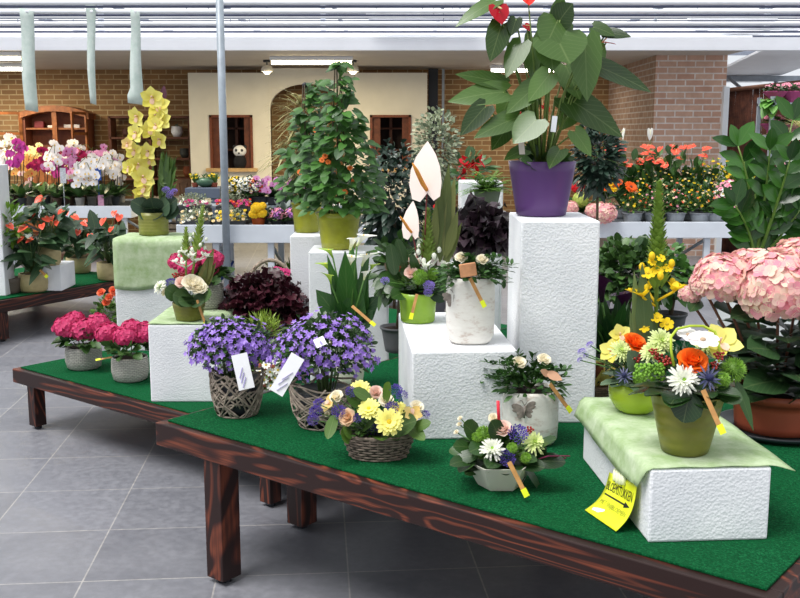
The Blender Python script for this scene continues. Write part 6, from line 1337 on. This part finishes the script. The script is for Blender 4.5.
# third row: red anthuriums with big leaves, peace lilies, yellow sedums
for k, (px, y_, lab) in enumerate(((622, .7, 'orange-red anthurium, leftmost of the group before the brick corner'), (648, .75, 'orange-red anthurium in the middle of the group before the brick corner'), (668, .7, 'orange-red anthurium, third of the group before the brick corner'), (690, .8, 'orange-red anthurium, rightmost of the group before the brick corner'))):
    random.seed(260 + k); t = small_pot('anthurium', lab, px, y3 + y_, zb, 22, 38, 'tall', 'red', 0, 'anthuriums on the right bench', LF(GR4, rough=.3), potr=.09, poth=.13); m = mpp(t.location); start_stems()
    for j in range(10): put(t, pr_anth_or, px + U(-20, 18), U(146, 168), U(9, 13), U(-.2, .1), (U(-.5, .5), -.5, .9), stem_to=(0, 0, .12))
    end_stems(t)
P_peace = P_anth('peace_lily_flower', (244, 246, 240), (250, 250, 246), (226, 224, 180))
for (px, fy, lab) in ((600, 176, 'peace lily with a white bloom left of the red anthuriums'), (655, 176, 'peace lily with a white bloom before the brick corner')):
    t = small_pot('peace_lily', lab, px, y3 + .95, zb, 18, 42, 'tall', 'red', 0, 'peace lilies on the right bench', LF(GR4, rough=.3), potr=.09, poth=.13); start_stems(); o_ = put(t, P_peace, 650 if px > 620 else 624, 133, 15, 0, (0, -1, .1) if px > 620 else (-1, -.3, .1), roll=PI, stem_to=(0, 0, .12)); o_.scale.x *= .62; end_stems(t)
for k in range(5):
    random.seed(270 + k); small_pot('sedum_plant', '%s yellow-green plant from the left along the rear of the right bench' % ORD[k], 700 + k * 14, y3 + .85, zb, 12, 40, 'mound', 'yellow', 16, 'yellow-green plants at the bench rear', leafm((110, 150, 50), (150, 184, 80), .5), fs=.02)
for k in range(4):
    random.seed(275 + k); small_pot('kalanchoe', '%s tiny-flowered pot from the left in the third row of the right bench' % ORD[k], 640 + k * 22, y3 + .64, zb, 13, 32, 'mound', ('cream', 'yellow'), 22, 'pots in the third row', LF(GR2), fs=.013)
for k, (px, yy) in enumerate(((655, .4), (790, .7))): pass
# red celosia at the right edge
t = small_pot('celosia', 'tall crimson plume plant at the right edge', 792, y3 + .75, zb, 14, 50, 'tall', 'red', 0, 'bench plants', LF(GR2)); 
for (px, py, s_) in ((792, 158, 12), (790, 168, 10), (797, 166, 12), (775, 150, 8)): put(t, P_statice('plume', (190, 20, 40)), px, py, s_, -.1)

# ================================================================ middle bench
y2 = bn2[3]
for k, (px, dy, cols, lab) in enumerate(((196, .16, ('cream', 'white'), 'left wrapped tray of pale green bedding plants on the middle bench'), (231, .16, ('yellow', 'cream'), 'wrapped tray of pale green bedding plants right of the steel column'), (194, .5, ('magenta', 'white'), 'rear wrapped tray with magenta blooms, left of the steel column'), (234, .5, ('magenta', 'red'), 'rear wrapped tray with magenta and red blooms, right of the steel column'))):
    random.seed(300 + k); p = aty(px, 210, y2 + dy); p.z = zb if dy < .3 else zb + .12; t = thing('bedding_tray', lab, 'plant tray', p, 'wrapped trays of bedding plants'); m = mpp(p)
    b = MB(); b.b2(-16 * m, 16 * m, -.12, .12, 0, .05); b.build('tray', POTD, t, False); b = MB(); dome(b, (0, 0, .05), 17 * m, .13, 420, .03, .016, SMALL, .3, lo=0, ry=.14); b.build('foliage', leafm((112, 132, 100), (186, 194, 160), .5), t)
    for j in range(34): flower(pr_small[cols[j % 2]], t, V((U(-16, 16) * m, U(-.14, .02), (.03 + .12 * R()) if cols[0] != 'magenta' else U(.05, .11))), (U(-.3, .3), -.6, .7), .018)
    if dy > .3: b = MB(); b.b2(-16 * m, 16 * m, -.11, .11, -.12, 0); b.build('riser', POTD, t, False)
t = small_pot('kalanchoe', 'bright yellow kalanchoe in an orange pot on the middle bench', 258, y2 + .14, zb, 12, 13, 'broad', 'yellow', 0, 'bench plants', LF(GR1), plain((190, 90, 40), .5), potr=.07)
for (px, py, s_) in ((257, 208, 13), (261, 213, 12), (254, 214, 11), (262, 206, 9)): put(t, P_hydr('flower_head', (248, 206, 30), (252, 222, 60)), px, py, s_, -.08, (0, -.5, .9))
for k, (px, lab) in enumerate(((277, 'pink cyclamen tray plant beside the yellow kalanchoe'), (292, 'pink cyclamen at the foot of the rear lime pot'))):
    random.seed(320 + k); small_pot('cyclamen', lab, px, y2 + .14, zb, 9, 9, 'mound', ('pink', 'lilac'), 26, 'low pink cyclamens', LF(GR1), POTD, fs=.02, poth=.05)
# second tier: shelf on the bench with orchids, white and yellow kalanchoes, lilac orchids
p = aty(262, 200, y2 + .62); t = thing('plant_riser', 'grey metal riser shelf standing on the middle bench', 'shelf', V((p.x, p.y, zb))); 
zr = .16; b = MB(); b.b2(-.95, 1.0, -.1, .3, zr - .02, zr); b.build('shelf_board', STEEL, t, False)
for sx in (-.92, .97): b = MB(); b.b2(sx - .02, sx + .02, -.08, -.04, 0, zr - .02); b.b2(sx - .02, sx + .02, .24, .28, 0, zr - .02); b.build('leg', STEEL, t, False)
k = 0
for (px, cols, dy, lab) in ((232, ('yellow', 'white'), .0, 'yellow and white primula pot on the riser right of the steel column'), (244, ('white', 'white'), .0, 'white primula pot on the riser, left of the lilac blooms'), (256, ('red', 'white'), .02, 'red and white primula pot between white and lilac blooms'), (236, ('yellow', 'cream'), .2, 'yellow primula pot at the rear of the riser'), (250, ('white', 'cream'), .2, 'white primula pot at the rear of the riser')):
    random.seed(330 + k); k += 1; small_pot('primula', lab, px, y2 + .62 + dy, zb + zr + .001, 9, 14, 'mound', cols, 30, 'primulas on the riser', LF(GR1), POTD, fs=.022, poth=.09)
for k, (px, lab) in enumerate(((262, 'lilac orchid, leftmost of the lilac group on the riser'), (272, 'lilac orchid, second of the lilac group on the riser'), (283, 'lilac orchid, third of the lilac group on the riser'), (293, 'lilac orchid, rightmost of the lilac group on the riser'))):
    random.seed(340 + k); t = small_pot('potted_orchid', lab, px, y2 + .66, zb + zr + .001, 9, 16, 'broad', 'lilac', 0, 'lilac orchids on the riser', LF(GR2), POTD)
    for j in range(12): put(t, OC['pink'], px + U(-9, 9), U(178, 192), U(6, 8), U(-.1, 0), (U(-.4, .4), -1, .2), roll=U(-.3, .3))
for k, (px, lab) in enumerate(((262, 'grey-leaved foliage pot below the lilac orchids'), (284, 'grey-leaved foliage pot behind the low pink cyclamens'))):
    random.seed(350 + k); small_pot('silver_foliage_plant', lab, px, y2 + .36, zb, 10, 19, 'broad', 'white', 0, 'silver foliage pots', leafm((90, 108, 100), (160, 172, 166), .5), POTD)
# grey stand with green bowl
yg = 11.2; p = aty(208, 200, yg); zt3 = zat(V((0, yg, 0)), 187); t = thing('grey_table', 'blue-grey painted table in front of the cream facade', 'table', (p.x, p.y, 0)); m = mpp(p); GT = plain((96, 106, 124), .5, .03)
b = MB(); b.b2(-18 * m, 16 * m, -.25, .25, zt3 - .11, zt3); b.build('tabletop', GT, t, False, .004)
for sx in (-13.5, 11.5): b = MB(); b.b2((sx - 4.5) * m, (sx + 4.5) * m, -.24, -.14, 0, zt3 - .11); b.b2((sx - 4.5) * m, (sx + 4.5) * m, .14, .24, 0, zt3 - .11); b.build('leg', GT, t, False)
p = V((aty(206, 180, yg).x, yg, zt3 + .001)); t = thing('glazed_bowl', 'green glazed bowl with small plants on the blue-grey table', 'bowl', p); b = MB(); b.lathe([(.05, 0), (.11, .03), (.13, .07), (.1, .1), (.09, .1), (.09, .08)], 24); b.build('bowl', plain((84, 116, 90), .2), t)
b = MB(); dome(b, (0, 0, .08), .07, .06, 60, .04, .015, LANCE); b.build('foliage', LF(GR4), t)
for (px, lab) in ((196, 'small yellow-green plant left of the green glazed bowl'), (215, 'small yellow-green plant right of the green glazed bowl')):
    p = V((aty(px, 180, yg).x, yg - .05, zt3 + .001)); t = thing('small_plant', lab, 'plant', p, 'plants beside the glazed bowl'); pot_part(t, .03, .04, .05, POTT); b = MB(); bunch(b, (0, 0, .045), 40, .14, .02, .6); b.build('foliage', LF(GR3), t)
    for j in range(5): flower(pr_small['yellow'], t, (U(-.05, .05), U(-.05, 0), U(.08, .15)), (0, -.6, .6), .015)
# plants under the middle bench
for (px, py, lab) in ((272, 292, 'fern-like plant on the floor under the middle bench'), (290, 296, 'second leafy plant on the floor under the middle bench, right of the fern-like one')):
    p = at(px, py, 0); p.y += .3; t = thing('floor_plant', lab, 'plant', p, 'plants under the middle bench'); pot_part(t, .07, .09, .13, POTD); b = MB(); bunch(b, (0, 0, .12), 70, .28, .03, .9, .6); b.build('foliage', LF(GR3), t)
t = thing('watering_can', 'dark blue watering can under the left end of the middle bench', 'watering can', at(206, 262, .0) * 1.0); t.location = V((aty(207, 250, 9.9).x, 9.9, 0)); b = MB(); b.lathe([(.1, 0), (.11, .02), (.11, .24), (.07, .28), (.06, .28), (.06, .2)], 20); b.build('can_body', plain((30, 60, 130), .4), t); b = MB(); b.tube([(.1, 0, .08), (.2, 0, .2), (.26, 0, .3)], [.02, .015, .012], 8); b.build('spout', plain((30, 60, 130), .4), t); b = MB(); b.tube([(-.1, 0, .08), (-.18, 0, .2), (-.1, 0, .32), (0, 0, .34), (.04, 0, .27)], .01, 6); b.build('handle', DARKM, t)

# ================================================================ right-hand rack with cyclamens
yr = 11.3; x0 = aty(765, 100, yr).x; t = thing('plant_rack', 'grey metal rack of wrapped plants at the right edge', 'rack', (x0 + .5, yr, 0)); zs_ = [zat(V((0, yr, 0)), q) for q in (103, 135, 165)]; zs_[2] = .9
for z in zs_[:2]: b = MB(); b.b2(-.5, .6, -.2, .25, z - .03, z); b.build('shelf_board', STEEL, t, False)
for sx in (-.48, .58):
    for sy in (-.18, .23): b = MB(); b.b2(sx - .02, sx + .02, sy - .02, sy + .02, 0, zat(V((0, yr, 0)), 97)); b.build('upright', STEEL, t, False)
for k, (px, si, lab) in enumerate(((775, 0, 'cyclamen in a pink wrapper at the left of the upper rack shelf'), (792, 0, 'cyclamen in a pink wrapper at the right of the upper rack shelf'), (774, 1, 'cyclamen in a pink wrapper at the left of the lower rack shelf'), (794, 1, 'cyclamen in a pink wrapper at the right of the lower rack shelf'))):
    random.seed(400 + k); p = V((aty(px, 100, yr).x, yr - .02, zs_[si] + .001)); tt = thing('wrapped_cyclamen', lab, 'plant', p, 'wrapped cyclamens on the rack'); pot_part(tt, .05, .06, .08, POTD)
    b = MB(); b.lathe([(.055, .0), (.07, .05), (.13, .12), (.12, .125), (.065, .06)], 14, cap=False); b.v = [(x * (1 + .15 * math.sin(i * 3)), y_, z) for i, (x, y_, z) in enumerate(b.v)]; b.build('wrapper', petal((190, 90, 140), (190, 90, 140)), tt, False)
    b = MB(); dome(b, (0, 0, .12), .12, .08, 90, .045, .03, OVAL, .4, lo=0); b.build('foliage', LF(GR1), tt)
    for j in range(12): flower(pr_small['pink'], tt, (U(-.1, .1), U(-.1, .05), U(.15, .21)), (U(-.3, .3), -.6, .7), .022)
p = V((x0 + .05, yr - .1, zs_[0] + .002)); b = MB()
for k in range(14): b.leaf((U(-.03, .03), U(-.03, .03), .02), (U(-1, .5), -.6, U(-.9, .3)), .2, .12, .7, OVAL, .2)
o = b.build('green_wrapping', leafm((96, 160, 60), (130, 190, 90), .4), None, loc=p); tag(o, 'bright green wrapping foil at the left corner of the upper rack shelf', 'wrapping')
p = V((aty(803, 130, 8.9).x, 8.9, 0)); t = thing('grass_plant', 'spiky yellow-green grass plant at the right edge before the rack', 'plant', p); pot_part(t, .1, .13, .2, POTD); c = loc_of(t, 803, 130); b = MB(); 
for k in range(90): a = U(0, 6.28); b.leaf(c, (math.cos(a), math.sin(a), U(-.2, 1)), U(.25, .42), .013, .6, STRAP, .1)
b.build('blades', leafm((170, 170, 90), (210, 204, 140), .5, .2, 0), t); b = MB(); b.tube([(0, 0, .18), tuple(c)], .02, 7); b.build('trunk', plain((110, 94, 70), .8), t)
